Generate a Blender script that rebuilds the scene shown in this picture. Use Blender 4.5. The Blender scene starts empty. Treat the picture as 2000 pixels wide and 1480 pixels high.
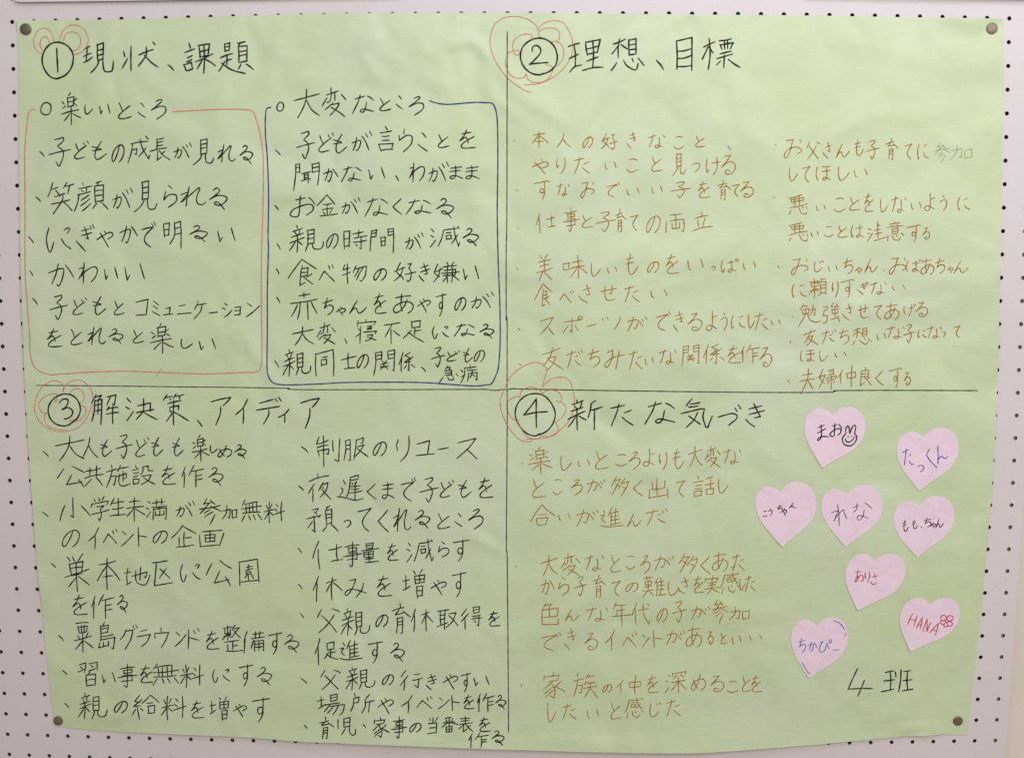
# Handwritten poster on a pegboard. Units: metres. The board's front face is the plane y=0, x runs right, z up.
import bpy, math, random, re
from mathutils import Matrix, Vector, noise

scene = bpy.context.scene
# ---------------------------------------------------------------- camera
CAM = Vector((0.02476306, -1.30355213, 0.17359437))
cd = bpy.data.cameras.new('camera'); cam = bpy.data.objects.new('camera', cd); scene.collection.objects.link(cam)
R = Matrix(((0.9998817978601051, -0.0010685483227352694, 0.01533781315982873),
            (0.01535462781393991, 0.12072297123794973, -0.9925674786230791),
            (-0.0007910200624627773, 0.9926856614356647, 0.12072510868621175)))
cam.matrix_world = Matrix.Translation(CAM) @ R.to_4x4()
cd.sensor_width = 36.0; cd.lens = 36.0*2.305287856515714/2.0
cd.clip_start = 0.02; cd.clip_end = 50
scene.camera = cam
# ---------------------------------------------------------------- light of the room: ceiling tubes and the pale room around
w = bpy.data.worlds.new('World'); scene.world = w; w.use_nodes = True
bg = w.node_tree.nodes['Background']; bg.inputs[0].default_value = (1.0, 0.89, 0.72, 1); bg.inputs[1].default_value = 0.32
def area(name, loc, target, sx, sy, power, col):
    l = bpy.data.lights.new(name, 'AREA'); l.shape = 'RECTANGLE'; l.size = sx; l.size_y = sy; l.energy = power; l.color = col
    o = bpy.data.objects.new(name, l); scene.collection.objects.link(o); o.location = loc
    o.rotation_euler = (Vector(target)-Vector(loc)).to_track_quat('-Z', 'Y').to_euler()
    return o
area('ceiling_tube_light', (0.35, -0.80, 1.15), (0.15, 0, 0.15), 1.1, 0.30, 4.9, (0.86, 0.99, 1.20))
area('room_fill_light', (0.7, -2.0, 0.90), (0.0, 0, 0.0), 2.2, 1.2, 32.5, (1.0, 0.925, 0.80))
vs = scene.view_settings; vs.view_transform = 'Standard'; vs.look = 'None'; vs.exposure = 0.0; vs.gamma = 1.0; vs.use_curve_mapping = False
scene.cycles.max_bounces = 6

C = scene.collection
def tag(o, label=None, cat=None, group=None, kind=None):
    for k, v in (('label', label), ('category', cat), ('group', group), ('kind', kind)):
        if v: o[k] = v
    return o
def link(name, data, parent=None, loc=(0, 0, 0)):
    o = bpy.data.objects.new(name, data); C.objects.link(o); o.location = loc
    if parent: o.parent = parent
    return o
def mesh(name, V, F, mat, parent=None, smooth=False, org=None):
    me = bpy.data.meshes.new(name)
    if org is not None: V = [(x-org[0], y-org[1], z-org[2]) for x, y, z in V]
    me.from_pydata(V, [], F); me.materials.append(mat)
    if smooth: me.polygons.foreach_set('use_smooth', [True]*len(F))
    me.update()
    return link(name, me, parent, (0, 0, 0) if org is None or parent else org)

# ---------------------------------------------------------------- survey of the wall
# G turns survey units (the scale all marks were measured in, x right, y down) into metres on the board
G = ((0.0005519492994989294, -6.758978075593558e-07, -0.5469741196563793),
     (-6.918917171740545e-07, 0.000556689107198758, -0.4258313360814545),
     (6.5003200470258165e-06, -5.11075852559663e-05, 1.0))
def wall(u, v):
    a, b, c = (g[0]*u+g[1]*v+g[2] for g in G)
    return a/c, -b/c
def lens_warp(x, z):                      # barrel lens distortion put into the board's flat shape, so hole rows curve
    y = -z-0.010; r = x*x+y*y; k = -0.0559067
    return x+k*r*x+9.58e-5-9.88e-5*x, z-(k*r*y-3.912e-4+3.31e-5*(-z))

# ---------------------------------------------------------------- materials
def mat(name, rough=0.6, spec=0.3):
    m = bpy.data.materials.new(name); m.use_nodes = True
    n = m.node_tree; b = n.nodes['Principled BSDF']
    b.inputs['Roughness'].default_value = rough; b.inputs['Specular IOR Level'].default_value = spec
    return m, n, b
def tex(n, scale, detail=4, rough=0.5, stretch=None, off=0.0):
    tc = n.nodes.new('ShaderNodeTexCoord'); mp = n.nodes.new('ShaderNodeMapping')
    n.links.new(tc.outputs['Object'], mp.inputs[0]); mp.inputs['Location'].default_value = (off, off*.7, off*.3)
    if stretch: mp.inputs['Scale'].default_value = stretch
    t = n.nodes.new('ShaderNodeTexNoise'); t.inputs['Scale'].default_value = scale
    t.inputs['Detail'].default_value = detail; t.inputs['Roughness'].default_value = rough
    n.links.new(mp.outputs[0], t.inputs['Vector']); return t
def ramp(n, fac, stops):
    r = n.nodes.new('ShaderNodeValToRGB'); e = r.color_ramp.elements
    while len(e) < len(stops): e.new(0.5)
    for q, (p, c) in zip(e, stops): q.position = p; q.color = (*c, 1)
    n.links.new(fac, r.inputs[0]); return r
def mix(n, a, b, fac, mode='MIX'):
    m = n.nodes.new('ShaderNodeMix'); m.data_type = 'RGBA'; m.blend_type = mode
    for s, v in ((m.inputs[0], fac), (m.inputs[6], a), (m.inputs[7], b)):
        if hasattr(v, 'is_linked'): n.links.new(v, s)
        else: s.default_value = v if not isinstance(v, tuple) else (*v, 1)
    return m.outputs[2]
def bump(n, b, h, dist, strength=1.0, prev=None):
    k = n.nodes.new('ShaderNodeBump'); k.inputs['Distance'].default_value = dist; k.inputs['Strength'].default_value = strength
    n.links.new(h, k.inputs['Height'])
    if prev: n.links.new(prev.outputs[0], k.inputs['Normal'])
    n.links.new(k.outputs[0], b.inputs['Normal']); return k

PAPER, n, b = mat('green_paper', 0.44, 0.55)
blot = tex(n, 5, 4, 0.55); fine = tex(n, 900, 3, 0.6); fib = tex(n, 55, 6, 0.7, (1.0, 1.0, 9.0))
laid = tex(n, 260, 2, 0.5, (0.12, 1.0, 3.0))
c = ramp(n, blot.outputs['Fac'], [(0.32, (0.568, 0.690, 0.450)), (0.50, (0.584, 0.702, 0.512)), (0.68, (0.602, 0.706, 0.566))]).outputs[0]
c2 = ramp(n, fib.outputs['Fac'], [(0.35, (0.93, 0.95, 0.90)), (0.65, (1.04, 1.03, 1.02))]).outputs[0]
c = mix(n, c, c2, 0.75, 'MULTIPLY')
c3 = ramp(n, fine.outputs['Fac'], [(0.3, (0.93, 0.93, 0.93)), (0.7, (1.05, 1.05, 1.05))]).outputs[0]
n.links.new(mix(n, c, c3, 0.6, 'MULTIPLY'), b.inputs['Base Color'])
k = bump(n, b, laid.outputs['Fac'], 0.00007, 0.5); k = bump(n, b, fine.outputs['Fac'], 0.00006, 0.5, k)
wr = tex(n, 8, 2.2, 0.5, None, 4.0); wr.inputs['Distortion'].default_value = 0.6; k = bump(n, b, wr.outputs['Fac'], 0.017, 0.7, k)
cr = tex(n, 4.5, 2.0, 0.45, None, 1.7); cr.noise_type = 'RIDGED_MULTIFRACTAL'; cr.inputs['Distortion'].default_value = 0.8
mk = tex(n, 3.1, 1, 0.5, None, 8.2); mr = ramp(n, mk.outputs['Fac'], [(0.42, (0, 0, 0)), (0.60, (1, 1, 1))])
bump(n, b, mix(n, (0.0, 0.0, 0.0), cr.outputs['Fac'], mr.outputs[0]), 0.0038, 0.6, k)

NOTE, n, b = mat('pink_note_paper', 0.6, 0.25)
blot = tex(n, 40, 4, 0.6); fine = tex(n, 900, 3, 0.6)
c = ramp(n, blot.outputs['Fac'], [(0.35, (0.820, 0.655, 0.850)), (0.65, (0.845, 0.695, 0.875))]).outputs[0]
c3 = ramp(n, fine.outputs['Fac'], [(0.3, (0.94, 0.94, 0.94)), (0.7, (1.04, 1.04, 1.04))]).outputs[0]
n.links.new(mix(n, c, c3, 0.6, 'MULTIPLY'), b.inputs['Base Color'])
wr = tex(n, 30, 3, 0.5); wr.inputs['Distortion'].default_value = 0.7; bump(n, b, wr.outputs['Fac'], 0.0045, 0.6)

BOARD, n, b = mat('painted_pegboard', 0.42, 0.35)
blot = tex(n, 7, 5, 0.6); fine = tex(n, 700, 4, 0.7); mid = tex(n, 130, 3, 0.6)
c = ramp(n, blot.outputs['Fac'], [(0.3, (0.685, 0.640, 0.715)), (0.7, (0.720, 0.675, 0.755))]).outputs[0]
c3 = ramp(n, fine.outputs['Fac'], [(0.3, (0.93, 0.93, 0.93)), (0.7, (1.05, 1.05, 1.05))]).outputs[0]
c = mix(n, c, c3, 0.7, 'MULTIPLY')
sp = tex(n, 210, 2, 0.5, None, 3.1); s2 = ramp(n, sp.outputs['Fac'], [(0.74, (1, 1, 1)), (0.79, (0.80, 0.76, 0.72))]).outputs[0]
n.links.new(mix(n, c, s2, 0.7, 'MULTIPLY'), b.inputs['Base Color'])
k = bump(n, b, fine.outputs['Fac'], 0.00010, 0.5); bump(n, b, mid.outputs['Fac'], 0.00022, 0.5, k)
CORE, n, b = mat('brown_fibreboard', 0.85, 0.1)
t = tex(n, 500); n.links.new(ramp(n, t.outputs['Fac'], [(0.3, (0.150, 0.095, 0.090)), (0.7, (0.220, 0.150, 0.140))]).outputs[0], b.inputs['Base Color'])
BATTEN, n, b = mat('pale_wood_batten', 0.8, 0.1)
t = tex(n, 120, 5, 0.6, (6, 6, 0.6)); n.links.new(ramp(n, t.outputs['Fac'], [(0.3, (0.34, 0.25, 0.22)), (0.7, (0.46, 0.36, 0.32))]).outputs[0], b.inputs['Base Color'])
GAP_SHADE, n, b = mat('grey_gap_shade', 0.9, 0.05)  # grey of the shadow painted in beside the board's right edge
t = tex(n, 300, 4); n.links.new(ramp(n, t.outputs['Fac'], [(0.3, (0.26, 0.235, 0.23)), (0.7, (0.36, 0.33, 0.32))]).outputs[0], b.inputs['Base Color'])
WALL, n, b = mat('beige_wall_paint', 0.75, 0.2)
t = tex(n, 8, 5); f = tex(n, 350, 4, 0.6)
c = ramp(n, t.outputs['Fac'], [(0.3, (0.725, 0.660, 0.640)), (0.7, (0.765, 0.700, 0.680))]).outputs[0]
n.links.new(c, b.inputs['Base Color']); bump(n, b, f.outputs['Fac'], 0.0004, 0.5)
WHITE, n, b = mat('white_sheet', 0.5, 0.3)
t = tex(n, 30, 4); n.links.new(ramp(n, t.outputs['Fac'], [(0.3, (0.70, 0.65, 0.73)), (0.7, (0.74, 0.69, 0.77))]).outputs[0], b.inputs['Base Color'])
def tack_mat(name, lo, hi):
    m, n, b = mat(name, 0.48, 0.5); b.inputs['Metallic'].default_value = 0.35
    t = tex(n, 260, 5, 0.7); n.links.new(ramp(n, t.outputs['Fac'], [(0.3, lo), (0.7, hi)]).outputs[0], b.inputs['Base Color'])
    f = tex(n, 900, 3); bump(n, b, f.outputs['Fac'], 0.0001, 0.6)
    return m
TACK = [tack_mat('tarnished_grey', (0.105, 0.098, 0.078), (0.160, 0.145, 0.120)), tack_mat('worn_brass', (0.215, 0.165, 0.130), (0.300, 0.235, 0.190)),
        tack_mat('dull_bronze', (0.155, 0.115, 0.07), (0.22, 0.165, 0.11))]
def ink(name, lo, hi, rough=0.6):
    m, n, b = mat('ink_'+name, rough, 0.12)
    t = tex(n, 330, 3, 0.6); n.links.new(ramp(n, t.outputs['Fac'], [(0.35, lo), (0.68, hi)]).outputs[0], b.inputs['Base Color'])
    return m
INK = {'k': ink('black', (0.010, 0.013, 0.010), (0.034, 0.041, 0.030)), 'c': ink('black_bold', (0.006, 0.009, 0.007), (0.018, 0.024, 0.018)),
       'l': ink('black_ruled', (0.012, 0.022, 0.015), (0.035, 0.050, 0.035)),
       'o': ink('brown', (0.280, 0.112, 0.012), (0.490, 0.212, 0.030)), 'g': ink('faint_grey', (0.24, 0.225, 0.15), (0.34, 0.33, 0.22)),
       'f': ink('red_fine', (0.620, 0.105, 0.110), (0.700, 0.200, 0.190)), 's': ink('salmon', (0.660, 0.170, 0.130), (0.740, 0.250, 0.200)),
       'v': ink('navy', (0.010, 0.030, 0.190), (0.035, 0.070, 0.300)), 'w': ink('violet', (0.060, 0.040, 0.360), (0.120, 0.085, 0.460)),
       'p': ink('plum_black', (0.035, 0.014, 0.040), (0.075, 0.036, 0.070)), 'q': ink('indigo', (0.050, 0.030, 0.110), (0.105, 0.070, 0.180)),
       'r': ink('crimson', (0.520, 0.018, 0.055), (0.640, 0.060, 0.110)), 'b': ink('blue', (0.085, 0.120, 0.480), (0.190, 0.220, 0.600))}
WIDTH = {'k': 2.6, 'c': 3.2, 'l': 2.1, 'o': 1.95, 'g': 1.15, 'f': 1.5, 's': 2.0, 'v': 2.5, 'w': 1.9, 'p': 1.9, 'q': 1.7, 'r': 2.0, 'b': 1.8}
UNIT = 0.000575

# ---------------------------------------------------------------- the wall behind
def box_mesh(name, x0, x1, y0, y1, z0, z1, m, parent=None):
    V = [(x, y, z) for x in (x0, x1) for y in (y0, y1) for z in (z0, z1)]
    F = [(0, 1, 3, 2), (4, 6, 7, 5), (0, 4, 5, 1), (2, 3, 7, 6), (0, 2, 6, 4), (1, 5, 7, 3)]
    return mesh(name, V, F, m, parent)
tag(box_mesh('wall', -1.6, 1.6, 0.021, 0.10, -1.4, 1.3, WALL), kind='structure')

# ---------------------------------------------------------------- pegboard
def pegboard():
    root = link('pegboard', None); tag(root, 'white pegboard panel with rows of small round holes behind the green poster', 'pegboard')
    PX, PZ, T, RH, N = 0.025, 0.025837, 0.0032, 0.00243, 12
    I0, I1, J0, J1 = -3, 45, -4, 37
    xs = [(i-22-0.5)*PX for i in range(I0, I1+1)]+[(45.53-22)*PX]
    zs = [-(j-16-0.5)*PZ for j in range(J0, J1+2)]
    V, F, idx = [], [], {}
    def v(x, y, z, lens_warped=True):
        if lens_warped: x, z = lens_warp(x, z)
        V.append((x, y, z)); return len(V)-1
    def grid(i, j, y):
        if (i, j, y) not in idx: idx[i, j, y] = v(xs[i], y, zs[j])
        return idx[i, j, y]
    for a, i in enumerate(range(I0, I1+1)):
        for bq, j in enumerate(range(J0, J1+1)):
            cx, cz = (i-22)*PX, -(j-16)*PZ
            co = [grid(a, bq, 0), grid(a+1, bq, 0), grid(a+1, bq+1, 0), grid(a, bq+1, 0)]   # tl tr br bl
            ring, back = [], []
            for k in range(N):
                t = 2*math.pi*(k+0.5)/N
                ring.append(v(cx+RH*math.cos(t), 0, cz+RH*math.sin(t)))
                back.append(v(cx+RH*math.cos(t), T, cz+RH*math.sin(t)))
            # 12 ring points: quadrant k=0..2 top right, 3..5 top left, 6..8 bottom left, 9..11 bottom right
            for q, cr in ((0, co[1]), (3, co[0]), (6, co[3]), (9, co[2])):
                F += [(cr, ring[q], ring[q+1]), (cr, ring[q+1], ring[q+2])]
            for q, (c1, c2) in ((2, (co[1], co[0])), (5, (co[0], co[3])), (8, (co[3], co[2])), (11, (co[2], co[1]))):
                F.append((c1, ring[q], ring[(q+1) % N], c2))
            for k in range(N): F.append((ring[k], back[k], back[(k+1) % N], ring[(k+1) % N]))
    o = mesh('perforated_face', V, F, BOARD, root); me = o.data
    me.materials.append(CORE)
    per = 8+4+N
    for p in me.polygons: 
        if p.index % per >= 12: p.material_index = 1
    # rim round the edges, down to the back of the panel
    V, F = [], []
    def side(pts):
        b0 = len(V)
        for x, z in pts:
            x, z = lens_warp(x, z); V.extend([(x, 0, z), (x, T, z)])
        for k in range(len(pts)-1): F.append((b0+2*k, b0+2*k+2, b0+2*k+3, b0+2*k+1))
    side([(xs[-1], z) for z in zs]); side([(xs[0], z) for z in reversed(zs)])
    side([(x, zs[0]) for x in xs]); side([(x, zs[-1]) for x in reversed(xs)])
    mesh('panel_edge', V, F, BOARD, root)
    # grey strip painting in the shadow along the right hand edge, behind the face
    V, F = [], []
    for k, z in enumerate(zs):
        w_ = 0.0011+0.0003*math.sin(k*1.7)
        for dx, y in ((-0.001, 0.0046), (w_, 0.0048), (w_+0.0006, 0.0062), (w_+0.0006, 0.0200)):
            x, zz = lens_warp(xs[-1]+dx, z); V.append((x, y, zz))
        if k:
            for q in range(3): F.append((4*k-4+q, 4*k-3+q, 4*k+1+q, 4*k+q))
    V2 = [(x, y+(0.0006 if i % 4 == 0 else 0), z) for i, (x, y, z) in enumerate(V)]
    mesh('edge_shade_strip', [(x, max(y, 0.0035), z) for x, y, z in V2], F, GAP_SHADE, root)
    # back frame battens that stand the panel off the wall
    for x0, x1 in ((xs[0]+.004, xs[0]+.03), (xs[-1]-.0215, xs[-1]-.0045)):
        V, F = [], []; zz_ = zs[1:-1]
        for z in zz_:
            for x, y in ((x0, T+.0004), (x1, T+.0004), (x1, .0205), (x0, .0205)):
                X, Z = lens_warp(x, z); V.append((X, y, Z))
        for k in range(len(zz_)-1):
            for q in range(4): F.append((4*k+q, 4*k+(q+1) % 4, 4*k+4+(q+1) % 4, 4*k+4+q))
        n4 = 4*(len(zz_)-1); F += [(3, 2, 1, 0), (n4, n4+1, n4+2, n4+3)]
        mesh('batten', V, F, BATTEN, root)
    return root
pegboard()

# ---------------------------------------------------------------- the green sheet
def interp(tbl, t):
    for (a, x), (b2, y) in zip(tbl, tbl[1:]):
        if t <= b2: return x+(y-x)*(t-a)/(b2-a)
    return tbl[-1][1]
def sinterp(tbl, t):                # smooth table
    d = 14.0
    return (interp(tbl, t-d)+2*interp(tbl, t)+interp(tbl, t+d))/4
TOP = [(-99, 42.2), (34, 41.0), (150, 40.2), (260, 38.6), (400, 34.5), (520, 30.5), (620, 28.0), (720, 26.7), (900, 25.9), (1050, 26.1), (1200, 27.5), (1400, 29.7), (1560, 31.3), (1700, 33.5), (1850, 35.9), (1958, 37.1), (2200, 37.7)]
BOT = [(-99, 1411), (106, 1416), (150, 1421.5), (250, 1427.6), (400, 1433), (500, 1437), (600, 1443.5), (750, 1448.8), (900, 1454), (1000, 1457.8), (1100, 1460.8), (1240, 1463.4), (1350, 1463.6), (1420, 1461), (1500, 1456.2), (1600, 1449.6), (1700, 1441), (1760, 1435.8), (1800, 1433.4), (1836, 1432), (1862, 1433.4), (1889, 1434.6), (2200, 1436)]
LEFT = [(0, 33.6), (38, 34), (110, 36.3), (250, 38), (400, 39.8), (500, 41.6), (600, 44.6), (700, 48.6), (765, 51), (850, 55), (900, 59), (1000, 66), (1110, 73.8), (1160, 80.5), (1260, 90), (1360, 99.6), (1416, 106), (1600, 120)]
RIGHT = [(0, 1959), (35, 1958.6), (100, 1959.6), (340, 1955.2), (500, 1952.6), (650, 1949), (800, 1944), (900, 1939), (970, 1934.6), (1100, 1924), (1200, 1915), (1300, 1904.6), (1400, 1892.5), (1434, 1888.6), (1600, 1870)]
PINS = ((51.2, 58.2), (1936.4, 56.6), (114.6, 1405.8), (1870.2, 1406.2))
PINW = [wall(*p) for p in PINS]
ZT, ZB = wall(1000, 24)[1], wall(1000, 1458)[1]
def lift(x, z):
    """how far the sheet stands off the board"""
    zz = (ZT-z)/(ZT-ZB)                     # 0 at the top edge, 1 at the bottom
    u = max(0.0, 1-(x/0.50)**2)
    h = 0.0010+0.0035*u*max(0.0, zz-0.35)**2/0.42
    h += 0.0016*max(0.0, 1-abs(zz-0.45)*2.2)*(max(0.0, abs(x)-0.40)/0.14)**2
    h += 0.0010*(noise.noise(Vector((x*9, 3.3, z*6)))+0.6*noise.noise(Vector((x*22+5, 1.1, z*16))))+0.00028*noise.noise(Vector((x*48+9, 2.2, z*40)))
    # broad sags running from pin to pin and shallow buckles
    h += 0.0007*math.sin(x*17+z*9+1.0)*max(0, zz)*u
    h += 0.00045*max(0.0, 1-zz*6)*math.sin(x*26)
    # folds fanning out from the bottom right pin, a soft crease in the lower middle
    px, pz = PINW[3]
    def ridge(ax, az, bx, bz, w_, hgt):
        dx, dz = bx-ax, bz-az; L = math.hypot(dx, dz); t = ((x-ax)*dx+(z-az)*dz)/(L*L); d = abs((x-ax)*dz-(z-az)*dx)/L
        if t < 0 or t > 1: return 0
        return hgt*math.exp(-(d/w_)**2)*math.sin(math.pi*min(1, t*1.05))**0.7 if t*1.05 < 1 else 0
    for r_ in (RIDGES): h += ridge(*r_)
    # the hanging lower border flares forward
    f = max(0.0, (zz-0.945)/0.055); h += 0.0042*f*f*max(0.0, 1-(x/0.53)**4)
    m = min(math.hypot(x-a, z-b2) for a, b2 in PINW)
    s = min(1.0, m/0.05); s = s*s*(3-2*s)
    # free corners outside the pins stand off a little again
    h = 0.0008+(max(h, 0.0006)-0.0008)*s
    tlx, tlz = PINW[0]
    if x < tlx and z > tlz: h += 0.0030*min(1, math.hypot(x-tlx, z-tlz)/0.016)**2
    return h
def rw(u0, v0, u1, v1, w_, hgt):
    a = wall(u0, v0); c_ = wall(u1, v1); return (a[0], a[1], c_[0], c_[1], w_, hgt)
RIDGES = [rw(1862, 1411, 1740, 1423, .0045, .0034), rw(1856, 1424, 1770, 1438, .0040, .0028), rw(1878, 1420, 1820, 1428, .004, .002), rw(1866, 1400, 1700, 1395, .007, .0008),
          rw(905, 1036, 1000, 1086, .006, .0024), rw(1030, 1440, 1330, 1452, .006, .0010), rw(868, 100, 915, 66, .0055, .0022), rw(912, 66, 962, 122, .0055, .0022), rw(930, 60, 1010, 40, .006, .0012), rw(690, 95, 760, 60, .007, .0018), rw(700, 100, 750, 170, .008, .0014), rw(820, 150, 900, 175, .009, .0012),
          rw(150, 1400, 330, 1385, .010, .0010), rw(1330, 1175, 1560, 1200, .012, .0009), rw(880, 95, 960, 70, .005, .0008),
          rw(1560, 60, 1840, 120, .012, .0008), rw(60, 1100, 120, 1230, .010, .0009), rw(560, 60, 760, 95, .014, .0009)]
def poster():
    root = link('green_poster', None)
    tag(root, 'large pale green paper poster covered in four sections of handwriting, pinned to the pegboard', 'poster')
    NX, NY = 230, 166
    front = []
    for j in range(NY+1):
        tv = j/NY
        for i in range(NX+1):
            tu = i/NX
            # blend the four measured edges
            ul, ur = None, None
            u = 34+(1958-34)*tu; v = 38+(1400-38)*tv
            for _ in range(3):
                v = sinterp(TOP, u)*(1-tv)+sinterp(BOT, u)*tv
                u = sinterp(LEFT, v)*(1-tu)+sinterp(RIGHT, v)*tu
            x, z = wall(u, v); front.append((x, z))
    V = []
    for x, z in front: V.append((x, -lift(x, z), z))
    n1 = len(V)
    for x, z in front: V.append((x, -lift(x, z)+0.00018, z))
    F = []; q = NX+1
    for j in range(NY):
        for i in range(NX):
            a = j*q+i; F.append((a, a+q, a+q+1, a+1)); F.append((n1+a, n1+a+1, n1+a+q+1, n1+a+q))
    def rim(seq):
        b0 = len(V)
        for s_ in seq: V.extend([V[s_], V[n1+s_]])
        for k in range(len(seq)-1): F.append((b0+2*k, b0+2*k+2, b0+2*k+3, b0+2*k+1))
    rim([i for i in range(q)]); rim([NY*q+i for i in reversed(range(q))])
    rim([j*q for j in reversed(range(NY+1))]); rim([j*q+NX for j in range(NY+1)])
    mesh('paper_sheet', V, F, PAPER, root, smooth=True)
    return root
POSTER = poster()

# ---------------------------------------------------------------- heart shaped notes
HEART = [(748,128),(722,106),(700,90),(672,75),(640,66),(605,72),(570,90),(542,116),(520,150),(506,195),(500,240),(502,280),(510,320),(523,360),(540,400),(563,445),(590,490),(613,530),(635,570),(650,592),(662,602),
         (680,587),(700,575),(740,552),(780,530),(830,503),(880,475),(922,448),(960,420),(988,388),(1010,350),(1028,312),(1037,270),(1040,230),(1035,190),(1025,155),(1010,125),(988,98),(960,80),(924,67),(885,62),(851,66),(820,75),(796,88),(775,105)]
HKEY = [(748,128),(640,66),(500,240),(662,602),(1037,240),(885,62)]
HEARTS = [  # survey block origin, scale, then notch, left lobe, left side, tip, right side, right lobe
 (1460,780,4.545,[(748,128),(640,66),(500,240),(662,602),(1037,240),(885,62)], 'pink heart note with black writing and a smiling bunny doodle, highest of the hearts'),
 (1460,780,4.545,[(1552,318),(1440,280),(1318,480),(1522,798),(1862,420),(1700,238)], 'pink heart note with violet-blue writing, nearest the right edge above the row of three'),
 (1460,780,4.545,[(278,822),(185,790),(50,940),(322,1308),(585,880),(425,712)], 'pink heart note with tiny plum writing climbing to the right, furthest left of all hearts'),
 (1460,780,4.545,[(870,845),(770,800),(642,960),(878,1308),(1180,900),(1015,745)], 'pink heart note with two large indigo characters, middle of the row of three'),
 (1460,780,4.545,[(1512,935),(1405,900),(1290,1080),(1508,1395),(1825,1000),(1655,845)], 'pink heart note with one line of small plum writing, right of the two indigo characters'),
 (1520,1060,4.774,[(895,148),(790,72),(628,270),(738,622),(1180,270),(1040,118)], 'pink heart note with short red writing and no drawing, just below the row of three'),
 (1520,1060,4.774,[(1418,560),(1295,478),(1147,680),(1222,998),(1695,690),(1550,520)], 'pink heart note with red capital letters and a red flower doodle at lower right'),
 (1520,1060,4.774,[(358,745),(250,705),(112,900),(285,1248),(648,870),(480,685)], 'pink heart note with light blue writing and blue edge strokes, lowest of the hearts')]
def affine(src, dst):
    import numpy as np
    A = np.array([[x, y, 1] for x, y in src], float); B_ = np.array(dst, float)
    return np.linalg.lstsq(A, B_, rcond=None)[0]
NOTES = []
def make_notes():
    for k, (ox, oy, sc, key, label) in enumerate(HEARTS):
        M = affine(HKEY, key)
        out = []
        for x, y in HEART:
            X = M[0][0]*x+M[1][0]*y+M[2][0]; Y = M[0][1]*x+M[1][1]*y+M[2][1]
            out.append(wall(ox+X/sc, oy+Y/sc))
        tip = out[20]; cx = sum(p[0] for p in out)/len(out); cz = sum(p[1] for p in out)/len(out)+0.002
        L = math.hypot(tip[0]-cx, tip[1]-cz); rnd = random.Random(k)
        curl = rnd.uniform(0.0003, 0.0009); side = rnd.uniform(-0.5, 0.5)
        def up(x, z, cx=cx, cz=cz, tip=tip, L=L, curl=curl, side=side, k=k):
            t = ((x-cx)*(tip[0]-cx)+(z-cz)*(tip[1]-cz))/(L*L)
            s = ((x-cx)*(tip[1]-cz)-(z-cz)*(tip[0]-cx))/(L*L)
            return lift(x, z)+0.00032+curl*max(0, t+0.15)**2*(1+side*s)+0.00012*noise.noise(Vector((x*55+k*7, 0, z*55)))+0.0005*max(0, abs(s)-.45)
        root = link('heart_note', None, None, (cx, -up(cx, cz), cz))
        tag(root, label, 'sticky note', 'pink heart notes stuck on the green poster')
        org = (cx, -up(cx, cz), cz); n_ = len(out); V = [(cx, -up(cx, cz), cz)]; R_ = 9
        for r in range(1, R_+1):
            for x, z in out:
                X = cx+(x-cx)*r/R_; Z = cz+(z-cz)*r/R_; V.append((X, -up(X, Z), Z))
        nf = len(V); V += [(x, y+0.0001, z) for x, y, z in V]
        F = [(0, 1+i, 1+(i+1) % n_) for i in range(n_)]
        for r in range(R_-1):
            for i in range(n_):
                a = 1+r*n_+i; b2 = 1+r*n_+(i+1) % n_; F.append((a, a+n_, b2+n_, b2))
        F += [tuple(nf+q for q in reversed(f)) for f in F]
        b0 = len(V)
        for i in range(n_+1):
            a = 1+(R_-1)*n_+i % n_; V.extend([V[a], V[nf+a]])
        for i in range(n_): F.append((b0+2*i, b0+2*i+1, b0+2*i+3, b0+2*i+2))
        mesh('note_sheet', V, F, NOTE, root, True, org)
        NOTES.append((root, up, org))
make_notes()

# ---------------------------------------------------------------- pen marks
def kanji_strokes(s):
    """strokes of one character, traced as x,y pairs; sharp turns become corners"""
    out=[]
    P=[[tuple(map(float,p)) for p in re.findall(r'\((\d+),(\d+)\)',t)] for t in s.split('/')]
    X=[p[0] for t in P for p in t]; Y=[p[1] for t in P for p in t]
    x0,y0,w,h=min(X),min(Y),max(X)-min(X),max(Y)-min(Y)
    for p in P:
        p=[((x-x0)/w,(y-y0)/h) for x,y in p]
        q=[]
        for i,a in enumerate(p):
            corner=False
            if 0<i<len(p)-1:
                u=(a[0]-p[i-1][0],a[1]-p[i-1][1]); v=(p[i+1][0]-a[0],p[i+1][1]-a[1])
                c=(u[0]*v[0]+u[1]*v[1])/(math.hypot(*u)*math.hypot(*v)+1e-9)
                corner=c<.45
            q.append((a[0],a[1],corner))
        out.append(q)
    return out
def parse_pts(s):
    out=[]
    for st in s.split('/'):
        out.append([(float(t.rstrip('*').split(',')[0]),float(t.rstrip('*').split(',')[1]),t.endswith('*')) for t in st.split()])
    return out
def smooth(pts,n=5):
    """Catmull-Rom through the points, broken at the ones marked as corners."""
    segs=[];cur=[]
    for p in pts:
        cur.append(p[:2])
        if p[2]: segs.append(cur); cur=[p[:2]]
    segs.append(cur)
    out=[]
    for s in segs:
        if len(s)<2: continue
        if len(s)==2: r=[s[0],s[1]]
        else:
            e=[(2*s[0][0]-s[1][0],2*s[0][1]-s[1][1])]+s+[(2*s[-1][0]-s[-2][0],2*s[-1][1]-s[-2][1])]
            r=[]
            for i in range(1,len(e)-2):
                a,b,c,d=e[i-1:i+3]
                for k in range(n):
                    t=k/n
                    r.append(tuple(.5*(2*b[q]+(c[q]-a[q])*t+(2*a[q]-5*b[q]+4*c[q]-d[q])*t*t+(3*b[q]-a[q]-3*c[q]+d[q])*t**3) for q in (0,1)))
            r.append(s[-1])
        out+= r if not out else r[1:]
    return out
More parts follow.
